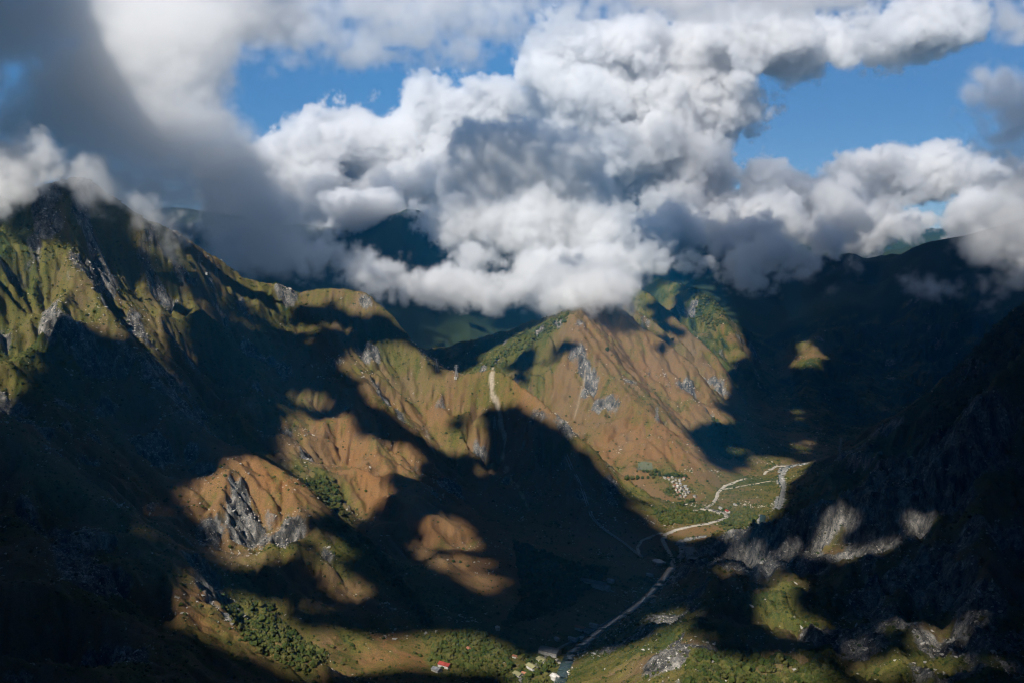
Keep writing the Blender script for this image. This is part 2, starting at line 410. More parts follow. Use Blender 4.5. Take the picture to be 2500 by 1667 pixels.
in_near = (GX > NX0 + 30) & (GX < NX1 - 30) & (GY > NY0 + 10) & (GY < NY1 - 30)
flow_v = np.where(in_near, near_at(FLOW, GX, GY), 1.5)
rn_v = np.where(in_near, near_at(rn, GX, GY), 0)
vn = fnoise(nsh, 70, 6, 1.3, 41); vn_v = np.where(in_near, near_at(vn, GX, GY) * .8 - .75 * near_at(RILL, GX, GY), 0)
steep_v = np.where(in_near, near_at(slope, GX, GY), .6)
green_v = np.clip(cover(GX, GY, 0) + .16 * vn_v + np.clip((flow_v - 3.2) * .16, 0, .45), 0, 1)
green_v = green_v + np.maximum(np.where(reg_f == REG.index('far'), .6, 0), .6 * np.clip((GY - 3250) / 500, 0, 1)) * np.clip(green_v - .4, 0, 1)  # pushes far slopes to the darkest forest colour in place of shade
rp = cover(GX, GY, 1)
rock_v = np.clip((rp * 1.25 - .72 + .42 * rn_v + .5 * np.clip(steep_v - .75, -.4, .6)) * 2.2, 0, 1)
rock_v *= np.clip((GZ - 18) / 14, 0, 1)
warm_v = np.clip(cover(GX, GY, 2) + .10 * vn_v, 0, 1)
# bare earth: the landslide scar and its run-out, the penstock track
def track(pts): return [hit(a, b)[:2] for a, b in pts]
scar_line = track([(1133,843),(1130,870),(1128,900),(1138,925),(1148,955),(1155,985),(1160,1010),(1155,1050)])
scar_tail = track([(1155,1050),(1165,1080),(1185,1110),(1200,1140),(1215,1170)])
sdist = near_line(scar_line, GX, GY); tdist = near_line(scar_tail, GX, GY)
_, SV = project(GX, GY, GZ)
swid = np.interp(SV, [840, 870, 900, 930, 960, 1000, 1050], [3.2, 4.6, 4.6, 6.6, 5, 3.5, 3])
sn = fnoise(nsh, 9, 3, .6, 43); sn_v = np.where(in_near, near_at(sn, GX, GY), 0)
bare_v = np.clip((swid + 2.2 * sn_v - sdist) / 3 + .5, 0, 1)
bare_v = np.maximum(bare_v, .75 * np.clip((3.0 + 2.5 * sn_v - tdist) / 3, 0, 1))
path1 = track([(1345,845),(1341,880),(1333,905),(1326,935),(1320,955)])
bare_v = np.maximum(bare_v, .55 * np.clip((3.5 - near_line(path1, GX, GY)) / 3, 0, 1))
path2 = track([(978,985),(983,1003),(990,1020),(1003,1045)])
bare_v = np.maximum(bare_v, .6 * np.clip((5 + 2 * sn_v - near_line(path2, GX, GY)) / 4, 0, 1))
rock_v = rock_v * np.clip((sdist - 15) / 20, 0, 1)
GZ = GZ - bare_v * 1.2

print('terrain painted', round(time.time() - T0, 1))

# ------------------------------------------------------------------ materials
def new_mat(name):
    m = bpy.data.materials.new(name); m.use_nodes = True
    nt = m.node_tree; b = nt.nodes['Principled BSDF']
    return m, nt, b

class NB:
    """small helper for wiring shader nodes"""
    def __init__(s, nt): s.nt = nt
    def n(s, typ, **kw):
        k = s.nt.nodes.new(typ)
        for a, v in kw.items(): setattr(k, a, v)
        return k
    def set(s, node, idx, v):
        if hasattr(v, 'is_linked') or isinstance(v, bpy.types.NodeSocket): s.nt.links.new(v, node.inputs[idx])
        else: node.inputs[idx].default_value = v
    def noise(s, vec, scale, detail=4, rough=.6, dist=0):
        k = s.n('ShaderNodeTexNoise'); s.set(k, 'Vector', vec)
        k.inputs['Scale'].default_value = scale; k.inputs['Detail'].default_value = detail; k.inputs['Roughness'].default_value = rough; k.inputs['Distortion'].default_value = dist
        return k.outputs['Fac']
    def math(s, op, a, b=0.0, clamp=False):
        k = s.n('ShaderNodeMath', operation=op, use_clamp=clamp); s.set(k, 0, a); s.set(k, 1, b); return k.outputs[0]
    def rng(s, v, a, b, c=0.0, d=1.0):
        k = s.n('ShaderNodeMapRange'); s.set(k, 0, v)
        for i, x in enumerate((a, b, c, d)): k.inputs[i + 1].default_value = x
        return k.outputs[0]
    def mix(s, f, a, b):
        k = s.n('ShaderNodeMix', data_type='RGBA'); s.set(k, 0, f)
        s.set(k, 6, a if not isinstance(a, tuple) else (*a, 1)); s.set(k, 7, b if not isinstance(b, tuple) else (*b, 1))
        return k.outputs[2]
    def attr(s, name):
        k = s.n('ShaderNodeAttribute'); k.attribute_name = name; return k.outputs['Fac']
    def pos(s):
        return s.n('ShaderNodeNewGeometry').outputs['Position']

def ground_material():
    m, nt, b = new_mat('mountain_ground'); w = NB(nt)
    p = w.pos()
    n_big, n_mid, n_fine = w.noise(p, 1 / 90, 5, .62), w.noise(p, 1 / 22, 5, .65, .4), w.noise(p, 1 / 5.0, 4, .7)
    green, rock, warm, bare = (w.attr(a) for a in ('green', 'rock', 'warm', 'bare'))
    # fine clumps decide where one cover gives way to another
    jit = w.math('ADD', w.math('MULTIPLY', w.math('SUBTRACT', n_mid, .5), 1.1), w.math('MULTIPLY', w.math('SUBTRACT', n_fine, .5), 1.0))
    dry = w.mix(w.rng(w.math('ADD', warm, w.math('MULTIPLY', jit, .5)), .2, .85), (.135, .090, .044), (.205, .100, .036))
    dry = w.mix(w.rng(n_big, .35, .7), dry, w.mix(.5, dry, (.17, .125, .065)))
    grass = w.mix(w.rng(n_mid, .35, .68), (.075, .078, .017), (.128, .106, .030))
    shrub = w.mix(w.rng(n_fine, .3, .7), (.022, .036, .010), (.055, .075, .018))
    grass = w.mix(w.rng(w.math('ADD', green, jit), .78, 1.08), grass, shrub)
    col = w.mix(w.rng(w.math('ADD', green, jit), .28, .72), dry, grass)
    col = w.mix(w.rng(green, 1.02, 1.35), col, w.mix(n_mid, (.010, .020, .012), (.022, .034, .018)))   # closed forest, its colour darkened to stand in for shade on far slopes
    # rock, streaked down the face
    mp = w.n('ShaderNodeMapping'); nt.links.new(p, mp.inputs[0]); mp.inputs['Scale'].default_value = (1, 1, .28)
    streak = w.noise(mp.outputs[0], 1 / 7.0, 6, .7, .6)
    crack = w.noise(mp.outputs[0], 1 / 11.0, 5, .6, 1.5)
    stone = w.mix(w.rng(streak, .36, .68), (.06, .058, .052), (.25, .235, .21))
    stone = w.mix(w.rng(w.math('ABSOLUTE', w.math('SUBTRACT', crack, .5)), .0, .035), (.035, .034, .030), stone)
    big_s = w.n('ShaderNodeMapping'); nt.links.new(p, big_s.inputs[0]); big_s.inputs['Scale'].default_value = (1, 1, .10)
    bs_ = w.noise(big_s.outputs[0], 1 / 16.0, 4, .6, .3)
    k = w.n('ShaderNodeHueSaturation'); nt.links.new(w.rng(bs_, .35, .66, .35, 1.7), k.inputs['Value']); nt.links.new(stone, k.inputs['Color'])
    col = w.mix(w.rng(w.math('ADD', rock, w.math('MULTIPLY', jit, .8)), .32, .62), col, k.outputs[0])
    grain = w.noise(p, 1 / 1.6, 3, .75)
    k2 = w.n('ShaderNodeHueSaturation'); nt.links.new(w.rng(grain, .3, .7, .62, 1.38), k2.inputs['Value']); nt.links.new(col, k2.inputs['Color']); col = k2.outputs[0]
    earth = w.mix(w.rng(n_fine, .3, .7), (.22, .18, .125), (.42, .36, .27))
    col = w.mix(bare, col, earth)
    nt.links.new(col, b.inputs['Base Color'])
    b.inputs['Roughness'].default_value = .95
    b.inputs['Specular IOR Level'].default_value = .1
    h = w.math('ADD', w.math('ADD', w.math('MULTIPLY', n_fine, 1.6), w.math('MULTIPLY', grain, .7)), w.math('MULTIPLY', streak, w.math('MULTIPLY', rock, 2.2)))
    bp = w.n('ShaderNodeBump'); bp.inputs['Distance'].default_value = 1.6; bp.inputs['Strength'].default_value = .8
    nt.links.new(h, bp.inputs['Height']); nt.links.new(bp.outputs[0], b.inputs['Normal'])
    return m
M_GROUND = ground_material()

def mesh_np(name, verts, quads, mat=None, attrs=None):
    me = bpy.data.meshes.new(name)
    me.vertices.add(len(verts)); me.vertices.foreach_set('co', np.ascontiguousarray(verts, np.float32).ravel())
    k = quads.shape[1]
    me.loops.add(quads.size); me.loops.foreach_set('vertex_index', np.ascontiguousarray(quads, np.int32).ravel())
    me.polygons.add(len(quads)); me.polygons.foreach_set('loop_start', np.arange(0, quads.size, k, dtype=np.int32))
    for a, v in (attrs or {}).items():
        at_ = me.attributes.new(a, 'FLOAT', 'POINT'); at_.data.foreach_set('value', np.ascontiguousarray(v, np.float32))
    me.update(calc_edges=True)
    if mat: me.materials.append(mat)
    return me

def link(name, me, label=None, cat=None, group=None, kind=None, parent=None):
    o = bpy.data.objects.new(name, me); COL.objects.link(o)
    for k, v in (('label', label), ('category', cat), ('group', group), ('kind', kind)):
        if v: o[k] = v
    o.parent = parent
    return o

V = np.stack([GX, GY, GZ], -1).reshape(-1, 3)
vid = np.arange(NA * NR).reshape(NA, NR)
Q = np.stack([vid[:-1, :-1], vid[1:, :-1], vid[1:, 1:], vid[:-1, 1:]], -1)
qreg = reg_f[:-1, :-1]
NAMES = {'left': ('mountain', 'steep green and brown mountainside with a landslide scar below its skyline'),
         'spur': ('mountain_spur', 'dark rocky brown spurs falling from the peak to the valley bottom'),
         'floor': ('valley_floor', 'green valley floor carrying the river and the pale winding road'),
         'ridge': ('mountain_ridge', 'sunlit orange brown ridge rising behind the village under the clouds'),
         'far': ('distant_mountain', 'dark blue shaded mountains far beyond the valley under the clouds'),
         'right': ('mountain_cliff', 'dark rocky cliffs and bushy slopes on the shaded side of the river')}
for k, r in enumerate(REG):
    q = Q[qreg == k].reshape(-1, 4)
    used = np.unique(q); remap = np.zeros(NA * NR, np.int32); remap[used] = np.arange(len(used))
    at_ = {n: a.reshape(-1)[used] for n, a in (('green', green_v), ('rock', rock_v), ('warm', warm_v), ('bare', bare_v))}
    link(NAMES[r][0], mesh_np(NAMES[r][0], V[used], remap[q], M_GROUND, at_), NAMES[r][1], None, None, 'structure')
# the ground beside and behind the view: the mountainside the camera stands on
bx, by = np.meshgrid(np.linspace(-9000, 9000, 241), np.concatenate([np.linspace(-3200, 700, 66), np.linspace(760, 13000, 130)]), indexing='ij')
bn = fnoise(bx.shape, 30, 3, 1.4, 61)
hs = 592 - .78 * np.maximum(by, 0) + .62 * np.maximum(-by, 0) + 22 * bn * np.clip(np.hypot(bx, by) / 500, 0, 1)
hs = np.minimum(hs, 1250 + 40 * bn)
wb = np.clip((by - 150) / 470, 0, 1); wb = wb * wb * (3 - 2 * wb)
bz = hs * (1 - wb) + bilin(far_d, (bx - FX0) / FC, (np.maximum(by, 20) - FY0) / FC) * wb
inner = (np.abs(bx) < .665 * by) & (by > 660)
bz = np.where(inner, bz - 60, bz)
bid = np.arange(bx.size).reshape(bx.shape)
bq = np.stack([bid[:-1, :-1], bid[1:, :-1], bid[1:, 1:], bid[:-1, 1:]], -1)
out_ = ~(inner[:-1, :-1] & inner[1:, :-1] & inner[1:, 1:] & inner[:-1, 1:])
bv_ = np.stack([bx, by, bz], -1).reshape(-1, 3); nb_ = bx.size
link('ground', mesh_np('ground', bv_, bq[out_].reshape(-1, 4), M_GROUND, {'green': np.full(nb_, .9), 'rock': np.zeros(nb_), 'warm': np.full(nb_, .2), 'bare': np.zeros(nb_)}),
     'green mountainside around the viewpoint', None, None, 'structure')
print('terrain meshed', round(time.time() - T0, 1))

# ------------------------------------------------------------------ unseen cloud layer overhead: its gaps are shaped to place the sun patches
LIT = [
 # upper slope under the peak
 [(-200,520),(0,515),(60,500),(150,505),(210,520),(250,545),(240,600),(300,640),(352,650),(365,610),(330,560),(300,520),(345,500),(400,520),(470,566),(560,630),(640,645),(690,664),(750,650),(830,658),(895,712),
  (905,735),(888,719),(860,719),(816,708),(760,682),(708,684),(655,684),(640,704),(590,689),(533,678),(486,689),(479,711),(450,722),(414,758),(371,783),(346,806),(324,808),(281,786),(245,768),(202,732),(173,723),(144,729),(108,758),(65,855),(54,898),(0,909),(-200,930)],
 # saddle with the scar
 [(890,705),(930,755),(1000,846),(1048,856),(1090,842),(1130,834),(1170,854),(1230,904),(1290,954),(1340,1004),(1388,1056),(1412,1106),(1395,1108),(1375,1070),(1340,1060),(1322,1020),(1330,985),(1317,957),(1284,960),(1259,957),(1223,946),(1176,932),(1126,932),
  (1112,942),(1115,1007),(1094,1040),(1043,1043),(996,1011),(932,1014),(910,971),(870,928),(838,881),(800,850),(795,824),(845,813),(874,795),(910,780),(921,766),(900,734)],
 # orange patch
 [(672,1005),(700,985),(745,968),(790,950),(825,975),(835,1005),(880,1012),(925,1012),(965,1052),(978,1078),(935,1100),(900,1062),(885,1090),(893,1140),(862,1160),(835,1192),(800,1190),(760,1152),(705,1105),(680,1060)],
 [(1090,1075),(1120,1060),(1140,1085),(1120,1110)],[(1160,1130),(1185,1130),(1195,1165),(1165,1170)],
 # the long ridge
 [(1290,690),(1392,676),(1430,650),(1500,655),(1560,735),(1600,690),(1640,685),(1694,737),(1705,766),(1690,780),(1712,809),(1700,822),(1665,852),(1678,881),(1669,906),(1647,924),(1682,971),(1651,964),(1597,978),(1570,993),
  (1593,1029),(1635,1070),(1690,1090),(1700,1110),(1640,1150),(1600,1160),(1500,1165),(1420,1120),(1395,1060),(1330,1000),(1240,915),(1215,880),(1222,850),(1240,810),(1225,790),(1170,825),(1110,850),(1095,835),(1150,785),(1250,740)],
 # valley floor
 [(1490,1158),(1560,1150),(1640,1140),(1690,1095),(1760,1055),(1870,1055),(1850,1078),(1812,1120),(1795,1160),(1745,1192),(1717,1215),(1640,1232),(1541,1236),(1525,1219),(1512,1190)],
 [(1828,846),(1840,815),(1850,778),(1885,800),(1897,838),(1872,830)],
 # rocky spur
 [(500,1104),(545,1062),(570,1036),(635,1068),(704,1118),(763,1148),(736,1169),(667,1180),(658,1238),(635,1261),(600,1300),(575,1325),(543,1316),(515,1288),(529,1225),(500,1185),(455,1165),(430,1130)],
 # foot of the spurs
 [(497,1376),(575,1362),(640,1385),(690,1370),(722,1422),(790,1462),(874,1477),(966,1445),(972,1523),(897,1537),(782,1551),(690,1546),(621,1528),(575,1491),(515,1472),(432,1431),(425,1385),(450,1370)],
 # hamlet at the river
 [(1000,1466),(1075,1440),(1146,1478),(1197,1505),(1245,1508),(1280,1488),(1300,1519),(1285,1600),(1165,1600),(1120,1548),(1047,1528),(973,1530),(941,1522),(985,1490)],
 # gaps over the dark cliffs
 [(1775,1330),(1800,1340),(1838,1335),(1848,1375),(1835,1410),(1850,1440),(1846,1480),(1800,1485),(1782,1450),(1760,1425),(1772,1385)],
 [(1335,1500),(1440,1478),(1520,1480),(1560,1465),(1600,1480),(1610,1530),(1690,1500),(1780,1535),(1850,1500),(1900,1600),(1295,1600)],
]
SHADE = [[(1020,945),(1050,932),(1075,945),(1070,975),(1085,1000),(1060,1010),(1040,985)],[(1345,1045),(1370,1040),(1385,1065),(1370,1080),(1350,1070)],[(1270,785),(1330,775),(1330,800),(1300,830),(1268,838)],
         [(230,555),(290,545),(330,575),(360,620),(330,640),(280,620)],[(1520,740),(1580,760),(1570,785),(1530,775)],[(1490,790),(1550,780),(1560,800),(1510,815)],
         [(560,1180),(600,1190),(590,1230),(560,1220)],[(640,1400),(690,1395),(740,1460),(700,1480),(650,1440)],[(1475,700),(1530,690),(1570,740),(1520,735)]]
DIM = [(.275, [(1620,1262),(1750,1207),(1950,1152),(2130,1127),(2160,1220),(1980,1310),(1760,1330),(1640,1340)]),(.27, [(1880,1430),(2352,1400),(2352,1600),(1880,1600)]),(.28, [(1480,1400),(1640,1330),(1700,1470),(1480,1500)]),(.46, [(1688,1262),(1700,1250),(1722,1258),(1718,1292),(1695,1296)]),(.44, [(1640,1272),(1662,1262),(1668,1296),(1648,1304)]),(.45, [(1880,1185),(1905,1160),(1935,1158),(1930,1215),(1900,1235)]),(.44, [(1948,1160),(1975,1155),(1975,1245),(1955,1250)]),(.44, [(2100,1160),(2135,1130),(2140,1190),(2110,1215)]),(.45, [(1918,1318),(1950,1262),(1975,1258),(1950,1315)]),(.43, [(2045,1290),(2075,1235),(2085,1270),(2060,1300)]),(.42, [(1500,1420),(1560,1390),(1610,1420),(1600,1480),(1530,1500)]),(.4, [(1885,1080),(1910,1060),(1918,1075),(1895,1090)]),(.42, [(2120,1500),(2200,1480),(2230,1560),(2140,1580)]),(.52, [(1812,950),(1835,938),(1850,955),(1835,985),(1824,970)]),(.50, [(1805,1040),(1835,1005),(1885,1015),(1860,1045)]),(.42, [(1560,640),(1640,660),(1700,720),(1660,740),(1590,700)]),(.34, [(900,1150),(1100,1190),(1185,1330),(1170,1400),(1000,1340),(930,1240)]),(.32, [(655,1180),(780,1200),(900,1400),(860,1460),(740,1380),(640,1290)]),
       (.24, [(250,1120),(450,1150),(430,1330),(300,1250)]),(.3, [(620,880),(760,900),(800,960),(680,1010)]),
       (.3, [(1640,1000),(1800,1050),(1760,1060),(1680,1060)]),(.25, [(560,690),(780,700),(860,760),(700,800),(560,760)])]
def lit_mask(u, v):
    m = np.zeros(u.shape)
    for k, p in DIM: m = np.maximum(m, (k + .12 if k < .4 else k) * inside(p, u, v))
    for p in LIT: m = np.where(inside(p, u, v), 1, m)
    for p in SHADE: m = np.where(inside(p, u, v), .1, m)
    return m

def cloud_sheet(cloud, X0, Y0, C, DZ, name, label, seed):
    """a lumpy closed cloud sheet where the field is above one half"""
    dnx, dny = cloud.shape
    gyd = Y0 + C * np.arange(dny)[None] + 0 * np.arange(dnx)[:, None]
    keep = cloud > .5
    th = 4 + 60 * np.clip(blur(np.where(keep, cloud, 0), 6) - .45, 0, 1) ** 1.2 * (1 + .4 * fnoise((dnx, dny), 40, 8, 1.3, seed))
    th = np.maximum(th, 4)
    wx = X0 + C * (np.arange(dnx)[:, None] + 0 * gyd) + 2.5 * rng.standard_normal((dnx, dny)); wy = gyd + 2.5 * rng.standard_normal((dnx, dny))
    top = np.stack([wx, wy, DZ + th * 1.4], -1).reshape(-1, 3); bot = np.stack([wx, wy, DZ - th], -1).reshape(-1, 3)
    did = np.arange(dnx * dny).reshape(dnx, dny); n0 = dnx * dny
    cell = keep[:-1, :-1] & keep[1:, :-1] & keep[1:, 1:] & keep[:-1, 1:]
    a, b, c, d = did[:-1, :-1], did[1:, :-1], did[1:, 1:], did[:-1, 1:]
    quads = [np.stack([a, b, c, d], -1)[cell], np.stack([d, c, b, a], -1)[cell] + n0]
    pc = np.pad(cell, 1)
    for nb, (p, q) in ((pc[:-2, 1:-1], (d, a)), (pc[2:, 1:-1], (b, c)), (pc[1:-1, :-2], (a, b)), (pc[1:-1, 2:], (c, d))):
        e = cell & ~nb
        quads.append(np.stack([q[e], p[e], p[e] + n0, q[e] + n0], -1))
    quads = np.concatenate(quads)
    used = np.unique(quads); remap = np.zeros(2 * n0, np.int32); remap[used] = np.arange(len(used))
    m_, nt_, b_ = new_mat('shade_cloud_layer'); w_ = NB(nt_)
    nt_.links.new(w_.mix(w_.noise(w_.pos(), 1 / 120, 4), (.70, .70, .72), (.86, .86, .86)), b_.inputs['Base Color'])
    b_.inputs['Roughness'].default_value = 1; b_.inputs['Specular IOR Level'].default_value = 0
    me = mesh_np('shade_cloud_layer', np.concatenate([top, bot])[used], remap[quads], m_)
    link(name, me, label, None, None, 'stuff')

DECK_Z = 1750.0
if DECK:
    U, W_ = project(GX, GY, GZ)
    vis = EL >= ELM - 1e-6
    wn_ = [np.where(in_near, near_at(fnoise(nsh, 26, 5, 1.3, sd), GX, GY), 0) for sd in (71, 72)]
    lit = lit_mask(U + 9 * wn_[0], W_ + 7 * wn_[1])            # ragged outlines
    farleft = (reg_f == REG.index('far')) & (U < 1480)
    lit = np.where(farleft, 1.0, lit)
    t = (DECK_Z - GZ) / SUN_DIR[2]
    DXg, DYg = GX + SUN_DIR[0] * t, GY + SUN_DIR[1] * t
    C = 10.0
    X0, Y0, dnx, dny = -3400.0, -1500.0, 600, 600
    use = vis & (GY < 5600)
    i = ((DXg[use] - X0) / C).astype(int); j = ((DYg[use] - Y0) / C).astype(int)
    ok = (i >= 0) & (j >= 0) & (i < dnx) & (j < dny)
    num = np.zeros((dnx, dny)); den = np.zeros((dnx, dny))
    np.add.at(num, (i[ok], j[ok]), lit[use][ok].astype(float)); np.add.at(den, (i[ok], j[ok]), 1.0)
    num = num / np.maximum(den, 1); den = (den > 0) * 1.0
    f, wsum = num * den, den.copy()
    res, cert = np.zeros_like(f), np.zeros(f.shape, bool)
    for step in (1, 1, 2, 3, 4, 6, 8, 10):                   # fill cells no visible ground maps to
        f, wsum = blur(f, step), blur(wsum, step)
        take = (~cert) & (wsum > .12)
        res[take] = (f / np.maximum(wsum, 1e-9))[take]; cert |= take
    res[~cert] = .0
    gyd = Y0 + C * np.arange(dny)[None] + 0 * np.arange(dnx)[:, None]
    gx_ = X0 + C * np.arange(dnx)[:, None] + 0 * gyd
    res = np.where((gyd > 2650) & (gx_ < -750), np.clip((gx_ + 1950) / 700, 0, 1), res)
    leftz = blur(np.where((gyd > 2600) & (gx_ < -700), 1.0, 0), 12)
    res = np.where(((X0 + C * np.arange(dnx)[:, None] - 960) / 210) ** 2 + ((gyd - 1960) / 180) ** 2 < 1, .8, res)
    cloud = blur(1 - res, 5) + .11 * (1 - leftz) * fnoise((dnx, dny), 18, 3, .9, 52) + .05 * (1 - leftz) * fnoise((dnx, dny), 3.2, 2, 0, 51)
    gxd = X0 + C * np.arange(dnx)[:, None]
    cloud = cloud - np.clip((gyd - np.interp(gxd, [-1150, -900, -150, 150, 600], [3850, 2500, 2500, 3300, 4300])) / 200, 0, 1.6)   # the layer is cut back to stay unseen and leave the middle cloud sunlit
    cloud_sheet(cloud, X0, Y0, C, DECK_Z, 'unseen_shade_clouds', 'unseen broken cloud layer shaped to shade the valley', 53)
    # an unseen higher bank, added to keep the far mountains in shade
    C2_ = 25.0; hx, hy = np.meshgrid(-5400 + C2_ * np.arange(250), 2100 + C2_ * np.arange(92), indexing='ij')
    bank = np.minimum(np.where(hx < -1400, np.clip((hy - 2800) / 120, 0, 1), np.clip((hy - 2800) / 120, 0, 1)), np.clip((4200 - hy) / 150, 0, 1)) * np.clip((500 - hx) / 200, 0, 1) * np.clip((hx + 5300) / 200, 0, 1) * np.clip((hy - 2180) / 120, 0, 1)
    bank = np.minimum(bank, np.where((hx > -1350) & (hy < 3350), .62, 1))
    cloud_sheet(bank + .10 * fnoise(bank.shape, 3, 2, 0, 57), -5400, 2100, C2_, 2400.0, 'added_shade_bank', 'unseen higher cloud bank added to shade the far mountains', 58)
    print('deck', round(time.time() - T0, 1))

# ------------------------------------------------------------------ clouds in view: density grids
def cloud_material(name, density, aniso=.25, col=(1, 1, 1)):
    m = bpy.data.materials.new(name); m.use_nodes = True; n = m.node_tree.nodes; n.clear()
    out = n.new('ShaderNodeOutputMaterial'); pv = n.new('ShaderNodeVolumePrincipled')
    pv.inputs['Density'].default_value = density; pv.inputs['Anisotropy'].default_value = aniso; pv.inputs['Color'].default_value = (*col, 1)
    m.node_tree.links.new(pv.outputs[0], out.inputs['Volume'])
    return m

def grid_group(name, mn, vox, shape, mat, src):
    """geometry nodes that turn the stored densities into a volume"""
    g = bpy.data.node_groups.new(name, 'GeometryNodeTree'); g.is_modifier = True
    g.interface.new_socket('Geometry', in_out='INPUT', socket_type='NodeSocketGeometry'); g.interface.new_socket('Geometry', in_out='OUTPUT', socket_type='NodeSocketGeometry')
    N, L = g.nodes, g.links.new
    gi, go, vc, sm = N.new('GeometryNodeObjectInfo'), N.new('NodeGroupOutput'), N.new('GeometryNodeVolumeCube'), N.new('GeometryNodeSetMaterial')
    sm.inputs['Material'].default_value = mat
    si, na = N.new('GeometryNodeSampleIndex'), N.new('GeometryNodeInputNamedAttribute')
    na.data_type = 'FLOAT'; na.inputs[0].default_value = 'dens'
    gi.inputs['Object'].default_value = src; L(gi.outputs['Geometry'], si.inputs['Geometry']); L(na.outputs['Attribute'], si.inputs['Value'])
    po, su, di, sp = N.new('GeometryNodeInputPosition'), N.new('ShaderNodeVectorMath'), N.new('ShaderNodeVectorMath'), N.new('ShaderNodeSeparateXYZ')
    su.operation = 'SUBTRACT'; su.inputs[1].default_value = mn; di.operation = 'DIVIDE'; di.inputs[1].default_value = (vox,) * 3
    L(po.outputs[0], su.inputs[0]); L(su.outputs[0], di.inputs[0]); L(di.outputs[0], sp.inputs[0])
    def rnd(s):
        f = N.new('FunctionNodeFloatToInt'); f.rounding_mode = 'ROUND'; L(s, f.inputs[0]); return f.outputs[0]
    def im(op, a, b):
        k = N.new('FunctionNodeIntegerMath'); k.operation = op
        for i, v in enumerate((a, b)):
            if isinstance(v, int): k.inputs[i].default_value = v
            else: L(v, k.inputs[i])
        return k.outputs[0]
    ix, iy, iz = [rnd(sp.outputs[i]) for i in range(3)]
    idx = im('ADD', im('MULTIPLY', im('ADD', im('MULTIPLY', ix, shape[1]), iy), shape[2]), iz)
    L(idx, si.inputs['Index']); L(si.outputs[0], vc.inputs['Density'])
    vc.inputs['Min'].default_value = mn; vc.inputs['Max'].default_value = [mn[i] + vox * (shape[i] - 1) for i in range(3)]
    for k, v in zip(('Resolution X', 'Resolution Y', 'Resolution Z'), shape): vc.inputs[k].default_value = int(v)
    L(vc.outputs[0], sm.inputs[0]); L(sm.outputs[0], go.inputs[0])
    return g

def make_cloud(name, label, blobs, vox, density, amps, soft, seed, depth=.8, aniso=.25, wl=(260, 95, 34), bias=0.0):
    """blobs: (px, py, Y, half width, half height) in picture units; amps: depth in metres of the billows at three sizes"""
    B = []
    for px, py, Y, rw, rh, *dp in blobs:
        c = at(px, py, Y); s = Y / FPX
        B.append((c, np.array([rw * s, dp[0] if dp else depth * .5 * (rw + rh) * s, rh * s])))
    pad = amps[0] * 1.6 + 2 * vox
    mn = np.min([c - r for c, r in B], 0) - pad; mx = np.max([c + r for c, r in B], 0) + pad
    shape = tuple(int(-(-(v + 1) // 12) * 12) for v in np.ceil((mx - mn) / vox).astype(int))   # sizes the FFT likes
    ax = [mn[k] + vox * np.arange(shape[k], dtype=np.float32) for k in range(3)]
    S = np.full(shape, -400, np.float32)
    for c, r in B:
        ext = r + pad
        sl = tuple(slice(max(0, int((c[k] - ext[k] - mn[k]) / vox)), int((c[k] + ext[k] - mn[k]) / vox) + 2) for k in range(3))
        q = np.sqrt(sum(((ax[k][sl[k]] - c[k]) / r[k]).reshape([-1 if a == k else 1 for a in range(3)]) ** 2 for k in range(3)))
        v = (1 - q) * r.min()
        o = S[sl]; kk = 40.0                                # smooth union
        h = np.clip(.5 + .5 * (v - o) / kk, 0, 1)
        S[sl] = o * (1 - h) + v * h + kk * h * (1 - h)
    soft_abs = lambda n, c: np.minimum(np.sqrt(n * n + .12), c)
    n1 = soft_abs(fnoise(shape, wl[0] / vox, wl[1] / vox, 1.5, seed), 1.9)
    n2 = soft_abs(fnoise(shape, wl[1] / vox, wl[2] / vox, 1.2, seed + 1), 1.3)
    n3 = fnoise(shape, wl[1] / vox, 2.0, 1.25, seed + 2)
    big = fnoise(shape, 1100 / vox, wl[0] / vox, 1.6, seed + 3)
    S += bias + amps[0] * (n1 - .85) + amps[1] * (n2 - .95) + amps[2] * np.clip(n3, -2, .8) + (.75 * amps[0] if len(amps) < 4 else amps[3]) * np.minimum(big, 1.2)
    d = np.clip(S / soft, 0, 1) ** 1.3
    me = bpy.data.meshes.new(name); me.vertices.add(d.size)
    a = me.attributes.new('dens', 'FLOAT', 'POINT'); a.data.foreach_set('value', d.ravel().astype(np.float32))
    src = bpy.data.objects.new(name + '_density', me)         # data only, never part of the scene
    o = link(name, bpy.data.volumes.new(name), label, 'cloud', 'clouds over the valley')
    mat = cloud_material(name, density, aniso); o.data.materials.append(mat)
    md = o.modifiers.new('grid', 'NODES'); md.node_group = grid_group(name + '_grid', mn, vox, shape, mat, src)
    print(name, shape, d.size, round(time.time() - T0, 1))

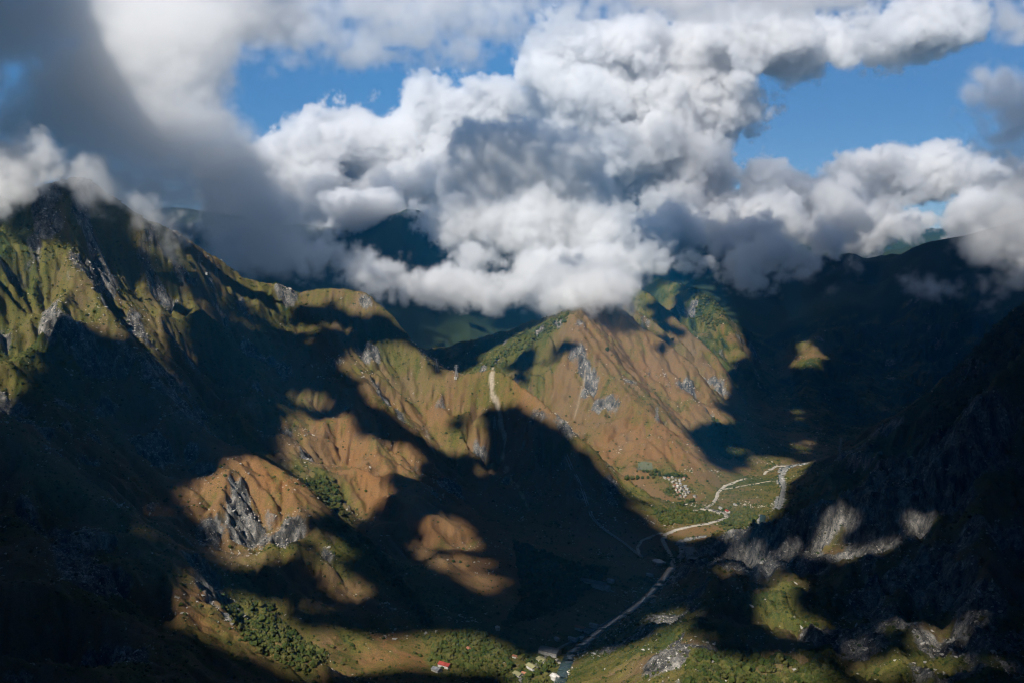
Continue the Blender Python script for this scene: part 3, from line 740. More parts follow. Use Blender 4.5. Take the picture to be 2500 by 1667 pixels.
if CLOUDS:
    FAR = dict(vox=9, density=.028, amps=(36, 22, 17, 60), soft=44, bias=14)
    make_cloud('cloud', 'bright white cumulus bank beneath the wide gap of blue sky', [
        (560,410,6600,110,70),(650,395,6600,120,75),(760,370,6650,140,95),(880,330,6700,140,110),(1000,290,6700,130,95),(1110,300,6700,130,95),(1190,330,6700,100,100),
        (640,480,6500,140,70),(780,460,6500,160,80),(900,440,6500,150,80),(1000,420,6600,120,90),(600,540,5700,110,45),(720,535,5700,100,36),(840,495,5700,110,30),(1010,480,5600,80,40),(1080,530,5500,60,30)],
        seed=101, **FAR)
    make_cloud('cloud', 'tall white cloud tower with a long arm stretching over the blue sky', [
        (1230,150,6350,85,75),(1330,120,6350,140,70),(1480,130,6350,170,80),(1640,120,6400,170,80),(1790,110,6400,170,75),(1940,90,6400,150,60),(2090,60,6400,130,50),
        (1370,230,6350,140,110),(1520,250,6350,150,110),(1650,240,6350,130,100),(1480,370,6250,130,110),(1600,370,6250,130,100),(1540,470,6150,130,90),(1650,470,6150,120,70),(1330,330,6350,110,90),
        (1450,535,5300,110,50),(1580,545,5200,120,42),(1700,552,5200,110,38),(1820,562,5000,80,26)],
        seed=111, **FAR)
    make_cloud('cloud', 'row of white cumulus heads above the dark far ridge', [
        (1770,430,6200,80,65),(1860,450,6200,110,65),(1980,430,6300,120,60),(2090,410,6300,110,60),(2190,400,6300,110,55),(2300,420,6300,120,60),(2400,420,6300,120,60),
        (1760,510,5900,100,60),(1880,530,5900,120,45),(2010,510,5900,120,50),(2130,500,5900,110,45),(2240,500,5900,90,50),(1690,550,5600,90,35)],
        seed=121, **FAR)
    make_cloud('cloud', 'big grey white cloud sagging onto the top of the brown ridge', [
        (1075,320,4600,45,60),(1095,400,4600,75,90),(1180,410,4600,110,110),(1280,430,4600,130,120),(1130,500,4500,110,90),(1240,530,4400,140,100),(1350,540,4400,100,90),(1370,620,4200,80,70),
        (1270,610,4200,130,60),(1150,600,4250,90,40),(1010,640,4000,55,38),(1080,650,4000,75,35),(1180,660,3950,85,38),(1290,672,3700,80,30),(1350,668,3350,60,26),(1395,650,3300,50,30),(1310,690,3250,50,18)],
        vox=8, density=.03, amps=(26, 17, 13, 30), soft=38, bias=17, seed=131)
    make_cloud('cloud', 'dark grey cloud mass filling the sky above the peak', [
        (-60,40,3600,160,110),(70,30,3600,150,95),(210,40,3600,150,95),(350,40,3600,150,95),(490,20,3700,150,70),(620,20,3800,150,55),(180,150,3600,110,90),(300,160,3500,130,110),(420,170,3500,110,110),(-60,280,3500,110,60),(60,290,3500,90,45),
        (190,260,3500,130,100),(310,290,3500,150,110),(440,310,3450,130,120),(500,380,3450,110,100),(410,80,3500,130,110),(220,370,3400,110,70),(340,400,3400,130,70),(460,420,3400,120,80),(400,480,3400,90,60),(330,450,3300,80,60),(540,480,3400,100,70),(560,560,3500,80,60),(620,520,3500,90,60),(660,590,3600,60,40),(-80,180,3500,80,70)],
        vox=15, density=.012, amps=(24, 17, 14, 24), soft=60, bias=22, seed=141)
    make_cloud('cloud', 'long pale grey cloud sheet across the top of the sky', [
        (320,60,5450,200,45,420),(520,65,5450,200,45,420),(720,75,5500,200,45,450),(920,80,5500,200,45,450),(1110,70,5450,170,42,420),(860,20,5250,260,45,450),(1180,10,5250,260,42,450),(1500,0,5250,260,36,430),(1800,-15,5250,250,32,400),
        (700,135,5750,90,32),(830,125,5750,120,36),(960,140,5750,80,28),(1080,115,5750,110,32)],
        vox=16, density=.010, amps=(36, 16, 10), soft=75, seed=151)
    make_cloud('cloud', 'white cloud rim resting on the summit of the brown ridge', [(1290,690,3120,60,20),(1345,672,3120,70,30),(1400,652,3150,60,36),(1445,640,3250,45,28),(1330,640,3200,80,40)],
        vox=8, density=.03, amps=(16, 9, 7, 12), soft=30, bias=6, seed=136, wl=(130, 50, 20))
    make_cloud('cloud', 'round white puff beside the clouded peak', [(20,390,2080,95,75),(90,380,2080,70,65),(40,450,2050,80,45),(130,400,2080,40,35)],
        vox=5, density=.035, amps=(18, 12, 8), soft=20, seed=161, wl=(130, 50, 20))
    make_cloud('cloud', 'soft grey cap of cloud over the dark summit', [(190,380,2150,85,60),(245,425,2180,55,40),(120,410,2120,60,42),(285,450,2240,42,30)],
        vox=7, density=.03, amps=(20, 10, 4), soft=40, seed=166, wl=(130, 50, 20))
    make_cloud('cloud', 'small wisp clinging to the skyline beneath the peak', [(335,490,2330,45,38),(375,520,2330,30,28),(395,560,2330,22,22),(310,460,2340,30,28)],
        vox=6, density=.025, amps=(18, 10, 5), soft=30, seed=171, wl=(110, 45, 18))
    make_cloud('cloud', 'lone small white tuft between the skyline and the grey mass', [(490,480,3000,32,32),(500,520,3000,25,25)],
        vox=7, density=.025, amps=(18, 10, 5), soft=30, seed=176, wl=(110, 45, 18))
    make_cloud('cloud', 'ragged low scraps over the dark gap behind the pylon', [(660,560,4300,80,35),(730,590,4200,60,35),(720,630,4100,40,22),(840,610,4100,60,24),(900,640,4000,60,20),(950,670,3950,50,16),(620,590,4300,60,40)],
        vox=9, density=.022, amps=(32, 18, 8), soft=36, seed=181, wl=(170, 65, 25))
    make_cloud('cloud', 'small white clouds hanging on the forested slope behind the ridge', [(1480,590,4200,55,34),(1560,600,4200,65,32),(1630,600,4200,60,32),(1700,600,4300,70,46),(1770,580,4400,60,44),(1710,640,4200,55,30),(1830,600,4400,50,32),(1640,565,4400,80,30),(1540,560,4400,70,28)],
        vox=9, density=.022, amps=(32, 18, 8), soft=36, seed=191, wl=(170, 65, 25))
    make_cloud('cloud', 'faint wisps drifting in front of the dark far mountain', [(1890,660,4000,28,20),(1900,680,4000,20,16),(1960,610,4200,30,24),(2080,640,4000,40,14),(2140,660,3900,60,14),(1850,640,4100,24,14)],
        vox=9, density=.012, amps=(26, 16, 8), soft=50, seed=201, wl=(150, 60, 25))
    make_cloud('cloud', 'grey cloud spilling over the dark shoulder beside the cliffs', [(2260,560,3000,70,55),(2330,520,3000,80,80),(2290,630,2900,60,50),(2340,640,2850,60,45),(2270,690,2800,40,35),(2400,560,3000,80,90)],
        vox=9, density=.016, amps=(34, 18, 8), soft=45, seed=211, wl=(170, 65, 25))
    make_cloud('cloud', 'grey cloud towering beside the blue sky above the dark shoulder', [(2340,60,4800,90,90),(2300,200,4800,80,60),(2360,260,4800,90,80),(2310,330,4800,70,50),(2380,380,4800,80,60),(2270,250,4800,45,30)],
        vox=12, density=.010, amps=(50, 18, 6), soft=70, seed=221)
    make_cloud('cloud', 'dark grey cloud silhouetted against the white cumulus heads', [(1930,440,5350,45,50),(1940,500,5350,60,55),(1900,540,5300,50,35)],
        vox=11, density=.02, amps=(36, 18, 8), soft=45, seed=231)
    make_cloud('cloud', 'second dark scrap of cloud against the white cumulus heads', [(2120,420,5350,45,38),(2100,460,5350,40,30),(2050,480,5350,40,24)],
        vox=11, density=.02, amps=(36, 18, 8), soft=45, seed=241)

if HAZE:
    hz = bpy.data.materials.new('haze'); hz.use_nodes = True; n_ = hz.node_tree.nodes; n_.clear()
    ho, hv = n_.new('ShaderNodeOutputMaterial'), n_.new('ShaderNodeVolumePrincipled')
    hv.inputs['Density'].default_value = 6.5e-5; hv.inputs['Color'].default_value = (.02, .32, .70, 1); hv.inputs['Anisotropy'].default_value = .0
    hz.node_tree.links.new(hv.outputs[0], ho.inputs['Volume'])
    bv = np.array([(x, y, z) for x in (-9600, 9600) for y in (-1900, 13600) for z in (-120, 2700)], float)
    link('haze', mesh_np('haze', bv, np.array([(0,1,3,2),(4,6,7,5),(0,4,5,1),(2,3,7,6),(0,2,6,4),(1,5,7,3)]), hz), 'thin blue haze filling the valley air', None, None, 'stuff')

# ------------------------------------------------------------------ details on the ground
def simple_mat(name, c1, c2, scale, rough=.9, detail=4, metal=0.0, spec=.2):
    m, nt, b = new_mat(name); w = NB(nt)
    nt.links.new(w.mix(w.rng(w.noise(w.pos(), scale, detail, .65), .32, .68), c1, c2), b.inputs['Base Color'])
    b.inputs['Roughness'].default_value = rough; b.inputs['Metallic'].default_value = metal; b.inputs['Specular IOR Level'].default_value = spec
    return m
M_ROAD = simple_mat('gravel_road', (.27, .24, .195), (.46, .42, .35), 1 / 6)
M_RAIL = simple_mat('track_ballast', (.12, .115, .105), (.26, .25, .23), 1 / 6)
M_GRAVEL = simple_mat('river_gravel', (.09, .09, .085), (.33, .32, .29), 1 / 4)
M_STONE = simple_mat('pale_stone', (.26, .25, .22), (.52, .50, .46), 1 / 3)
M_STEEL = simple_mat('galvanised_steel', (.20, .21, .22), (.32, .33, .34), 1 / 2, .55, 3, .3, .5)
def leaf_mat(name, a, b, c):
    m, nt, bs = new_mat(name); w = NB(nt); p = w.pos()
    col = w.mix(w.rng(w.noise(p, 1 / 1.3, 3, .7), .3, .7), a, b)
    nt.links.new(w.mix(w.rng(w.noise(p, 1 / 17, 3, .6), .42, .66), col, c), bs.inputs['Base Color'])
    bs.inputs['Roughness'].default_value = .9; bs.inputs['Specular IOR Level'].default_value = .1
    bp = w.n('ShaderNodeBump'); bp.inputs['Distance'].default_value = 1.0; nt.links.new(w.noise(p, 1 / .9, 3, .7), bp.inputs['Height']); nt.links.new(bp.outputs[0], bs.inputs['Normal'])
    return m
M_LEAF = leaf_mat('leaf_green', (.012, .024, .006), (.050, .072, .016), (.075, .085, .02))
M_LEAF2 = leaf_mat('olive_leaf', (.025, .035, .010), (.080, .085, .022), (.11, .10, .03))
M_BARK = simple_mat('bark', (.06, .045, .03), (.11, .085, .06), 1.0)
M_WHITE = simple_mat('white_plaster', (.34, .32, .28), (.62, .60, .55), 1 / 4)
M_ADOBE = simple_mat('weathered_plaster', (.22, .19, .15), (.50, .47, .42), 1 / 5)
M_TIN = simple_mat('zinc_roof', (.18, .19, .20), (.38, .38, .38), 1 / 4, .5, 3, .0, .5)
M_RED = simple_mat('red_roof', (.20, .028, .022), (.31, .06, .045), 1 / 4, .7)
M_TERRA = simple_mat('terracotta_roof', (.24, .10, .06), (.36, .17, .10), 1 / 4)
M_GREY = simple_mat('dark_slate_roof', (.10, .105, .11), (.19, .19, .19), 1 / 4)
M_DARK = simple_mat('dark_opening', (.015, .015, .015), (.03, .03, .03), 1)
M_FIELD = simple_mat('grey_green_field', (.075, .09, .055), (.12, .125, .08), 1 / 7)
M_OLIVEROOF = simple_mat('olive_roof', (.20, .19, .09), (.28, .26, .14), 1 / 4)
m_, nt_, b_ = new_mat('river_water'); w_ = NB(nt_)
nt_.links.new(w_.mix(w_.noise(w_.pos(), 1 / 9, 4), (.015, .035, .035), (.05, .075, .07)), b_.inputs['Base Color']); b_.inputs['Roughness'].default_value = .12
bp_ = w_.n('ShaderNodeBump'); bp_.inputs['Distance'].default_value = .5; nt_.links.new(w_.noise(w_.pos(), 1 / 2.5, 5, .7), bp_.inputs['Height']); nt_.links.new(bp_.outputs[0], b_.inputs['Normal'])
M_WATER = m_

def ground_z(x, y):
    return float(height(np.array(float(x)), np.array(float(y))))

def smooth_path(pts, n=3):
    p = np.array(pts, float)
    for _ in range(n):
        q = np.empty((2 * len(p), p.shape[1])); q[0::2] = np.vstack([p[0], .75 * p[:-1] + .25 * p[1:]]); q[1::2] = np.vstack([.75 * p[:1] + .25 * p[1:2], .25 * p[:-1] + .75 * p[1:]])[:len(p)] if False else np.vstack([.25 * p[:-1] + .75 * p[1:], p[-1:]])
        p = q
    return p

def resample(p, step):
    d = np.concatenate([[0], np.cumsum(np.linalg.norm(np.diff(p[:, :2], axis=0), axis=1))])
    n = max(2, int(d[-1] / step)); t = np.linspace(0, d[-1], n)
    return np.stack([np.interp(t, d, p[:, k]) for k in range(p.shape[1])], 1)

def ribbon(name, pix, width, mat, label, lift=.6, thick=1.0, step=5.0, kind='structure', ragged=0.0, level=False):
    """a strip laid over the ground along picture points, with a bank on both sides"""
    p = resample(smooth_path([hit(*q[:2])[:2] for q in pix]), step)
    d = np.gradient(p, axis=0); d /= np.linalg.norm(d, axis=1)[:, None] + 1e-9
    nrm = np.stack([-d[:, 1], d[:, 0]], 1)
    r = np.random.default_rng(len(pix)); k = len(p)
    wL = width / 2 * (1 + ragged * r.standard_normal(k).cumsum() / math.sqrt(k) * 1.5 + ragged * .6 * r.standard_normal(k)); wR = width / 2 * (1 + ragged * .9 * r.standard_normal(k))
    wL, wR = np.clip(wL, width * .2, width), np.clip(wR, width * .2, width)
    Lp, Rp = p + nrm * wL[:, None], p - nrm * wR[:, None]
    zs = [height(a[:, 0], a[:, 1]) for a in (Lp, p, Rp)]
    z = np.maximum.reduce(zs) if not level else np.minimum.reduce(zs) + .3
    z = np.convolve(np.pad(z, 2, mode='edge'), np.ones(5) / 5, 'valid') + lift
    top = [np.column_stack([Lp, z]), np.column_stack([Rp, z])]
    bot = [np.column_stack([Lp + nrm * thick, z - lift - 2.5]), np.column_stack([Rp - nrm * thick, z - lift - 2.5])]
    v = np.concatenate([bot[0], top[0], top[1], bot[1]]); i = np.arange(k - 1)
    q = np.concatenate([np.stack([i + a * k, i + (a + 1) * k, i + 1 + (a + 1) * k, i + 1 + a * k], 1) for a in range(3)])
    link(name, mesh_np(name, v, q, mat), label, None, None, kind)
    return p, z

class MB:
    """collects boxes, bars and prisms into one mesh"""
    def __init__(s): s.v, s.f = [], []
    def add(s, v, f):
        o = len(s.v); s.v += [tuple(x) for x in v]; s.f += [tuple(i + o for i in q) for q in f]; return s
    def box(s, x0, x1, y0, y1, z0, z1):
        return s.add([(x, y, z) for x in (x0, x1) for y in (y0, y1) for z in (z0, z1)], [(0,1,3,2),(4,6,7,5),(0,4,5,1),(2,3,7,6),(0,2,6,4),(1,5,7,3)])
    def bar(s, a, b, r, r2=None, n=4):
        a, b = Vector(a), Vector(b); d = (b - a).normalized(); u = d.orthogonal().normalized(); w = d.cross(u); r2 = r if r2 is None else r2
        ring = lambda c, q: [c + (u * math.cos(2 * math.pi * (k + .5) / n) + w * math.sin(2 * math.pi * (k + .5) / n)) * q for k in range(n)]
        return s.add(ring(a, r) + ring(b, r2), [(k, (k + 1) % n, n + (k + 1) % n, n + k) for k in range(n)] + [tuple(range(n))[::-1], tuple(range(n, 2 * n))])
    def mesh(s, name, mat):
        me = bpy.data.meshes.new(name); me.from_pydata(s.v, [], s.f); me.update(); me.materials.append(mat); return me

def empty(name, loc, rz=0.0, label=None, cat=None, group=None, sc_=1.0):
    o = bpy.data.objects.new(name, None); COL.objects.link(o); o.location = loc; o.rotation_euler = (0, 0, rz); o.scale = (sc_,) * 3
    o.empty_display_size = .5
    for k, v in (('label', label), ('category', cat), ('group', group)):
        if v: o[k] = v
    return o

def part(name, me, parent):
    o = bpy.data.objects.new(name, me); COL.objects.link(o); o.parent = parent; return o

# ---- lattice pylon, 34 m tall
def pylon_meshes():
    H, W0, W1 = 34.0, 3.6, .7
    def cor(z, k):
        w = W0 + (W1 - W0) * min(z / 26, 1); return ((-w, -w), (w, -w), (w, w), (-w, w))[k] + (z,)
    legs = [MB().bar(cor(-3, k), cor(26, k), .30, .24).bar(cor(26, k), (0, 0, H), .24, .15).mesh('pylon_leg', M_STEEL) for k in range(4)]
    br = MB(); zs = [0, 6, 11.5, 16.5, 21, 26]
    for a, b in zip(zs[:-1], zs[1:]):
        for k in range(4):
            br.bar(cor(a, k), cor(b, (k + 1) % 4), .11).bar(cor(a, (k + 1) % 4), cor(b, k), .11).bar(cor(b, k), cor(b, (k + 1) % 4), .11)
    brace = br.mesh('pylon_brace', M_STEEL)
    arms = []
    for z, L in ((22, 5.5), (26, 6.5), (30, 4.8)):
        arms.append(MB().bar((-L, 0, z), (L, 0, z), .26).bar((-L, 0, z), (0, .5, z + 1.8), .18).bar((L, 0, z), (0, .5, z + 1.8), .18).bar((-L, 0, z), (0, -.5, z + 1.8), .18).bar((L, 0, z), (0, -.5, z + 1.8), .18)
                    .bar((-L + .3, 0, z), (-L + .3, 0, z - 1.6), .16).bar((L - .3, 0, z), (L - .3, 0, z - 1.6), .16).mesh('pylon_arm', M_STEEL))
    return legs, brace, arms

def roof_gable(w, l, h, over, t=.35):
    """two pitched slabs along the length l"""
    hw = w / 2 + over; hl = l / 2 + over; k = h / (w / 2); e = -over * k
    return MB().add([(-hw, -hl, e), (0, -hl, h), (hw, -hl, e), (hw, hl, e), (0, hl, h), (-hw, hl, e), (-hw, -hl, e + t), (0, -hl, h + t), (hw, -hl, e + t), (hw, hl, e + t), (0, hl, h + t), (-hw, hl, e + t)],
                    [(6, 7, 10, 11), (7, 8, 9, 10), (0, 5, 4, 1), (1, 4, 3, 2), (0, 6, 11, 5), (2, 3, 9, 8), (0, 1, 7, 6), (1, 2, 8, 7), (5, 11, 10, 4), (4, 10, 9, 3)])

def house(name, loc, rz, w, l, hgt, rise, wall_m, roof_m, label, group=None, wins=2, cat='house'):
    r = empty(name, loc, rz, label, cat, group)
    wl = MB().box(-w / 2, w / 2, -l / 2, l / 2, -3, hgt)
    wl.add([(-w / 2, -l / 2, hgt), (w / 2, -l / 2, hgt), (0, -l / 2, hgt + rise), (-w / 2, l / 2, hgt), (w / 2, l / 2, hgt), (0, l / 2, hgt + rise)], [(0, 1, 2), (5, 4, 3), (0, 2, 5, 3), (2, 1, 4, 5)])
    part('wall', wl.mesh('house_wall', wall_m), r)
    ro = part('roof', roof_gable(w, l, rise, .7).mesh('house_roof', roof_m), r); ro.location = (0, 0, hgt + .1)
    if wins:
        part('door', MB().box(w / 2 + .01, w / 2 + .08, -.6, .6, 0, 2.1).mesh('house_door', M_DARK), r)
        wm = MB().box(w / 2 + .01, w / 2 + .07, -.6, .6, 1.0, 2.2).mesh('house_window', M_DARK)
        for k in range(wins):
            for sg in (-1, 1):
                o = part('window', wm, r); o.location = (0, sg * (l * .5) * (k + 1) / (wins + .6), 0)
    return r

# ---- scattered cover
def lump(seed, sub=2, amp=.35, squash=.8, mat=None, name='lump'):
    bm = bmesh.new(); bmesh.ops.create_icosphere(bm, subdivisions=sub, radius=1)
    r = np.random.default_rng(seed)
    dirs = r.standard_normal((9, 3)); dirs /= np.linalg.norm(dirs, axis=1)[:, None]
    for v in bm.verts:
        n = np.array(v.co); k = 1 + amp * (np.max(dirs @ n) - .75) * 1.6 + amp * .35 * r.standard_normal()
        v.co = Vector(n * k); v.co.z *= squash
    me = bpy.data.meshes.new(name); bm.to_mesh(me); bm.free(); me.materials.append(mat); return me

def rock_mesh(seed, mat):
    bm = bmesh.new(); bmesh.ops.create_icosphere(bm, subdivisions=1, radius=1); r = np.random.default_rng(seed)
    for v in bm.verts: v.co *= 1 + .35 * r.standard_normal(); v.co.z *= .8
    me = bpy.data.meshes.new('rock'); bm.to_mesh(me); bm.free(); me.materials.append(mat); return me

def scatter(name, pts, size, variants, label):
    """one uncountable cover: copies of a few meshes on points"""
    for k, vm in enumerate(variants):
        src = bpy.data.objects.new(name + '_source', vm)
        sel = np.arange(len(pts)) % len(variants) == k
        me = bpy.data.meshes.new(name); me.vertices.add(int(sel.sum())); me.vertices.foreach_set('co', np.ascontiguousarray(pts[sel], np.float32).ravel())
        a = me.attributes.new('size', 'FLOAT', 'POINT'); a.data.foreach_set('value', np.ascontiguousarray(size[sel], np.float32))
        a = me.attributes.new('turn', 'FLOAT_VECTOR', 'POINT'); tr = rng.uniform(0, 6.28, (int(sel.sum()), 3)); tr[:, :2] = (tr[:, :2] - 3.14) * .12; a.data.foreach_set('vector', tr.astype(np.float32).ravel())
        g = bpy.data.node_groups.new(name, 'GeometryNodeTree'); g.is_modifier = True
        g.interface.new_socket('Geometry', in_out='INPUT', socket_type='NodeSocketGeometry'); g.interface.new_socket('Geometry', in_out='OUTPUT', socket_type='NodeSocketGeometry')
        N, L = g.nodes, g.links.new
        gi, go, ip, oi = N.new('NodeGroupInput'), N.new('NodeGroupOutput'), N.new('GeometryNodeInstanceOnPoints'), N.new('GeometryNodeObjectInfo')
        oi.inputs['Object'].default_value = src
        sa, ta = N.new('GeometryNodeInputNamedAttribute'), N.new('GeometryNodeInputNamedAttribute')
        sa.data_type = 'FLOAT'; sa.inputs[0].default_value = 'size'; ta.data_type = 'FLOAT_VECTOR'; ta.inputs[0].default_value = 'turn'
        L(gi.outputs[0], ip.inputs['Points']); L(oi.outputs['Geometry'], ip.inputs['Instance']); L(sa.outputs['Attribute'], ip.inputs['Scale']); L(ta.outputs['Attribute'], ip.inputs['Rotation'])
        L(ip.outputs[0], go.inputs[0])
        o = link(name, me, label[k], None, None, 'stuff'); md = o.modifiers.new('scatter', 'NODES'); md.node_group = g

if DETAIL:
    U, W_ = project(GX, GY, GZ)
    vis = (EL >= ELM - .004) & (U > -120) & (U < 2480) & (W_ < 1700) & (GY < 4200)
    area = GY * GY                                           # cells grow with distance both ways
    def draw(weight, n):
        p = (weight * area * vis).ravel().astype(float); p /= p.sum()
        k = rng.choice(p.size, n, p=p); i, j = np.unravel_index(k, GX.shape)
        fx = rng.uniform(-.5, .5, n); fy = rng.uniform(-.5, .5, n)
        y = RR[j] * (1 + fy * np.gradient(np.log(RR))[j]); x = (TA[i] + fx * (TA[1] - TA[0])) * y
        return np.column_stack([x, y, height(x, y)])
    free = np.clip(1 - bare_v * 2, 0, 1) * np.where((reg_f == REG.index('floor')) & (GZ < 2), .3, 1)
    dryw = (.10 + np.clip((green_v - .45) * 2.4, 0, 1)) * free * (1 - .7 * rock_v)
    pts = draw(dryw, 85000); sz = np.clip(rng.lognormal(.05, .5, len(pts)), .5, 3.6)
    pts[:, 2] += .25 * sz
    scatter('shrubs', pts, sz, [lump(1, 1, .4, .8, M_LEAF, 'shrub'), lump(2, 1, .4, .75, M_LEAF2, 'shrub')], ['dark green shrubs dotting the mountain slopes', 'olive green scrub spread over the mountain slopes'])
    pts = draw((.006 + np.clip(rp - .15 + .25 * rn_v, 0, 1) ** 2) * free * np.where(reg_f == REG.index('right'), .35, 1), 15000); sz = np.clip(rng.lognormal(-.15, .55, len(pts)), .4, 3.2)
    scatter('rocks', pts, sz, [rock_mesh(3, M_STONE)], ['pale loose rocks and boulders strewn over the slopes'])
    # woods
    WOODS = [[(700,1105),(735,1095),(775,1100),(778,1140),(800,1195),(770,1175),(735,1140)],[(505,1385),(620,1385),(660,1440),(760,1505),(700,1545),(600,1500),(540,1445)],[(820,1225),(860,1250),(960,1380),(1000,1440),(975,1440),(900,1340)],
             [(1000,1470),(1075,1442),(1150,1482),(1250,1512),(1290,1500),(1270,1600),(1150,1600),(1060,1540),(980,1520)],[(1495,1165),(1560,1172),(1665,1183),(1640,1197),(1560,1203),(1520,1205)],[(1680,1185),(1720,1165),(1745,1185),(1725,1215),(1690,1215)],
             [(1590,1500),(1700,1490),(1800,1500),(1900,1480),(1960,1600),(1560,1600)],[(1100,838),(1250,745),(1310,720),(1300,745),(1200,800),(1130,842)],[(1640,960),(1700,1000),(1720,1060),(1660,1050),(1620,1000)],[(1520,1120),(1550,1125),(1580,1150),(1540,1150)],
             [(1180,1240),(1300,1290),(1400,1310),(1300,1400),(1150,1440),(1200,1380)],[(1580,620),(1680,640),(1690,700),(1640,760),(1600,740)],[(2200,820),(2352,700),(2352,800),(2260,880),(2180,980),(2100,1000)]]
    wm = np.zeros(GX.shape)
    for w in WOODS: wm = np.maximum(wm, inside(w, U, W_))
    pts = draw(wm * free, 7500); sz = np.clip(rng.lognormal(1.05, .3, len(pts)), 1.6, 5.5)
    pts[:, 2] += .55 * sz
    scatter('forest', pts, sz, [lump(5, 2, .55, 1.05, M_LEAF, 'crown'), lump(6, 2, .55, .95, M_LEAF2, 'crown')], ['dense dark green woods in the gullies and by the river', 'olive green woods in the gullies and by the river'])

    # roads and river
    ribbon('road', [(1611,1168),(1631,1162),(1647,1149),(1643,1139),(1653,1123),(1675,1107),(1714,1098)], 7, M_ROAD, 'pale gravel road bending around the foot of the brown ridge')
    ribbon('road', [(1755,1090),(1765,1075),(1797,1066),(1858,1062)], 7, M_ROAD, 'far stretch of pale road above the upper river')
    ribbon('road', [(1669,1186),(1650,1199),(1605,1205),(1567,1211),(1535,1221),(1520,1232),(1522,1245),(1538,1267),(1554,1293),(1547,1309),(1522,1323)], 8, M_ROAD, 'pale road curving through the yellow green meadow')
    ribbon('road', [(1522,1223),(1483,1231),(1464,1248),(1461,1264),(1474,1280)], 5, M_ROAD, 'narrow looping track below the shaded spur')
    ribbon('road', [(1653,1123),(1714,1115),(1749,1107),(1770,1104)], 4, M_ROAD, 'thin side track on the river flat')
    ribbon('road', [(1611,1168),(1640,1171),(1660,1178),(1669,1186)], 18, M_ROAD, 'wide pale gravel yard beside the red roofed house', ragged=.15)
    ribbon('road', [(1560,1173),(1590,1172),(1612,1169)], 6, M_ROAD, 'short pale track leading to the village foot', ragged=.2)
    ribbon('railway', [(1501,1374),(1459,1390),(1421,1414),(1373,1439),(1325,1465),(1280,1491),(1223,1523),(1187,1567),(1170,1600)], 4.5, M_RAIL, 'grey railway bed running along the shaded river bank')
    ribbon('road', [(1501,1374),(1480,1381),(1459,1390)], 17, M_ROAD, 'pale parking strip at the end of the railway', lift=.8, ragged=.2)
    ribbon('road', [(1280,1568),(1295,1545),(1292,1525),(1278,1512)], 5, M_ROAD, 'small curved lane between the hamlet and the river')
    ribbon('river_bed', [(1592,1293),(1573,1261),(1556,1245),(1570,1236),(1624,1231)], 17, M_GRAVEL, 'pale gravel bed of the lower river bend', lift=.3, ragged=.3)
    ribbon('river_bed', [(1733,1203),(1765,1181),(1794,1133),(1805,1101),(1783,1082),(1813,1069),(1855,1064)], 17, M_GRAVEL, 'boulder strewn bed of the upper river', lift=.3, ragged=.35)
    ribbon('river', [(1592,1293),(1573,1261),(1556,1245)], 9, M_WATER, 'dark water of the lower river bend', lift=.7)
    ribbon('river', [(1733,1203),(1765,1181),(1794,1133),(1805,1101),(1783,1082),(1813,1069),(1855,1064)], 10, M_WATER, 'dark water threading the upper river bed', lift=.7)
    ribbon('river', [(1545,1312),(1480,1384),(1390,1446),(1320,1492),(1302,1520),(1285,1568),(1275,1600)], 16, M_WATER, 'dark teal river beside the railway', lift=.5)
    bp = []
    for pix, n, wd in (([(1592,1293),(1573,1261),(1556,1245),(1570,1236),(1624,1231)], 220, 9), ([(1733,1203),(1765,1181),(1794,1133),(1805,1101),(1783,1082),(1813,1069),(1855,1064)], 700, 11), ([(1545,1312),(1480,1384),(1390,1446),(1320,1492),(1285,1568)], 300, 12)):
        p = resample(smooth_path([hit(*q)[:2] for q in pix]), 2.0); k = rng.integers(0, len(p), n); q = p[k] + rng.normal(0, wd * .45, (n, 2)); bp.append(np.column_stack([q, height(q[:, 0], q[:, 1]) + .5]))
    bp = np.concatenate(bp); scatter('boulders', bp, np.clip(rng.lognormal(.1, .5, len(bp)), .5, 3.0), [rock_mesh(8, M_STONE)], ['pale river boulders'])

    # pylons
    legs, brace, arms = pylon_meshes()
    PYL = [(458,612,1.0,.3,'steel pylon on the slope under the pale rock face'),(497,634,1.0,.3,'second steel pylon downhill of the pale rock face'),(817,661,1.2,.5,'lone steel pylon on the hump of the skyline'),(1003,851,1.0,.4,'steel pylon at the notch of the saddle'),
           (1048,866,1.0,.4,'steel pylon on the grassy saddle with a white hut at its foot'),(1136,985,1.0,.4,'steel pylon on the slope beside the landslide scar'),(1475,755,1.3,.7,'tall steel pylon on the crest of the brown ridge'),(1509,967,1.2,.7,'steel pylon midway down the bright ridge crest'),
           (1931,1030,1.0,.2,'steel pylon on the dark shoulder, higher of the two'),(1928,1058,1.1,.2,'steel pylon on the dark shoulder, lower of the two')]
    for px, py, k, rz, lab in PYL:
        h = hit(px, py); o = empty('pylon', (h[0], h[1], h[2] - .5), rz, lab, 'pylon', 'power line pylons', k)
        for m in legs: part('leg', m, o)
        part('bracing', brace, o)
        for m in arms: part('cross_arm', m, o)
    h = hit(1046, 868); house('hut', tuple(h), .4, 5, 7, 2.8, 1.2, M_WHITE, M_WHITE, 'small white hut under the pylon on the saddle', wins=1, cat='hut')
    h = hit(474, 632); house('hut', tuple(h), .2, 5, 6, 2.8, 1.2, M_WHITE, M_WHITE, 'small white hut between the two pylons near the peak', wins=1, cat='hut')

    # village on the toe of the brown ridge
    r = np.random.default_rng(12)
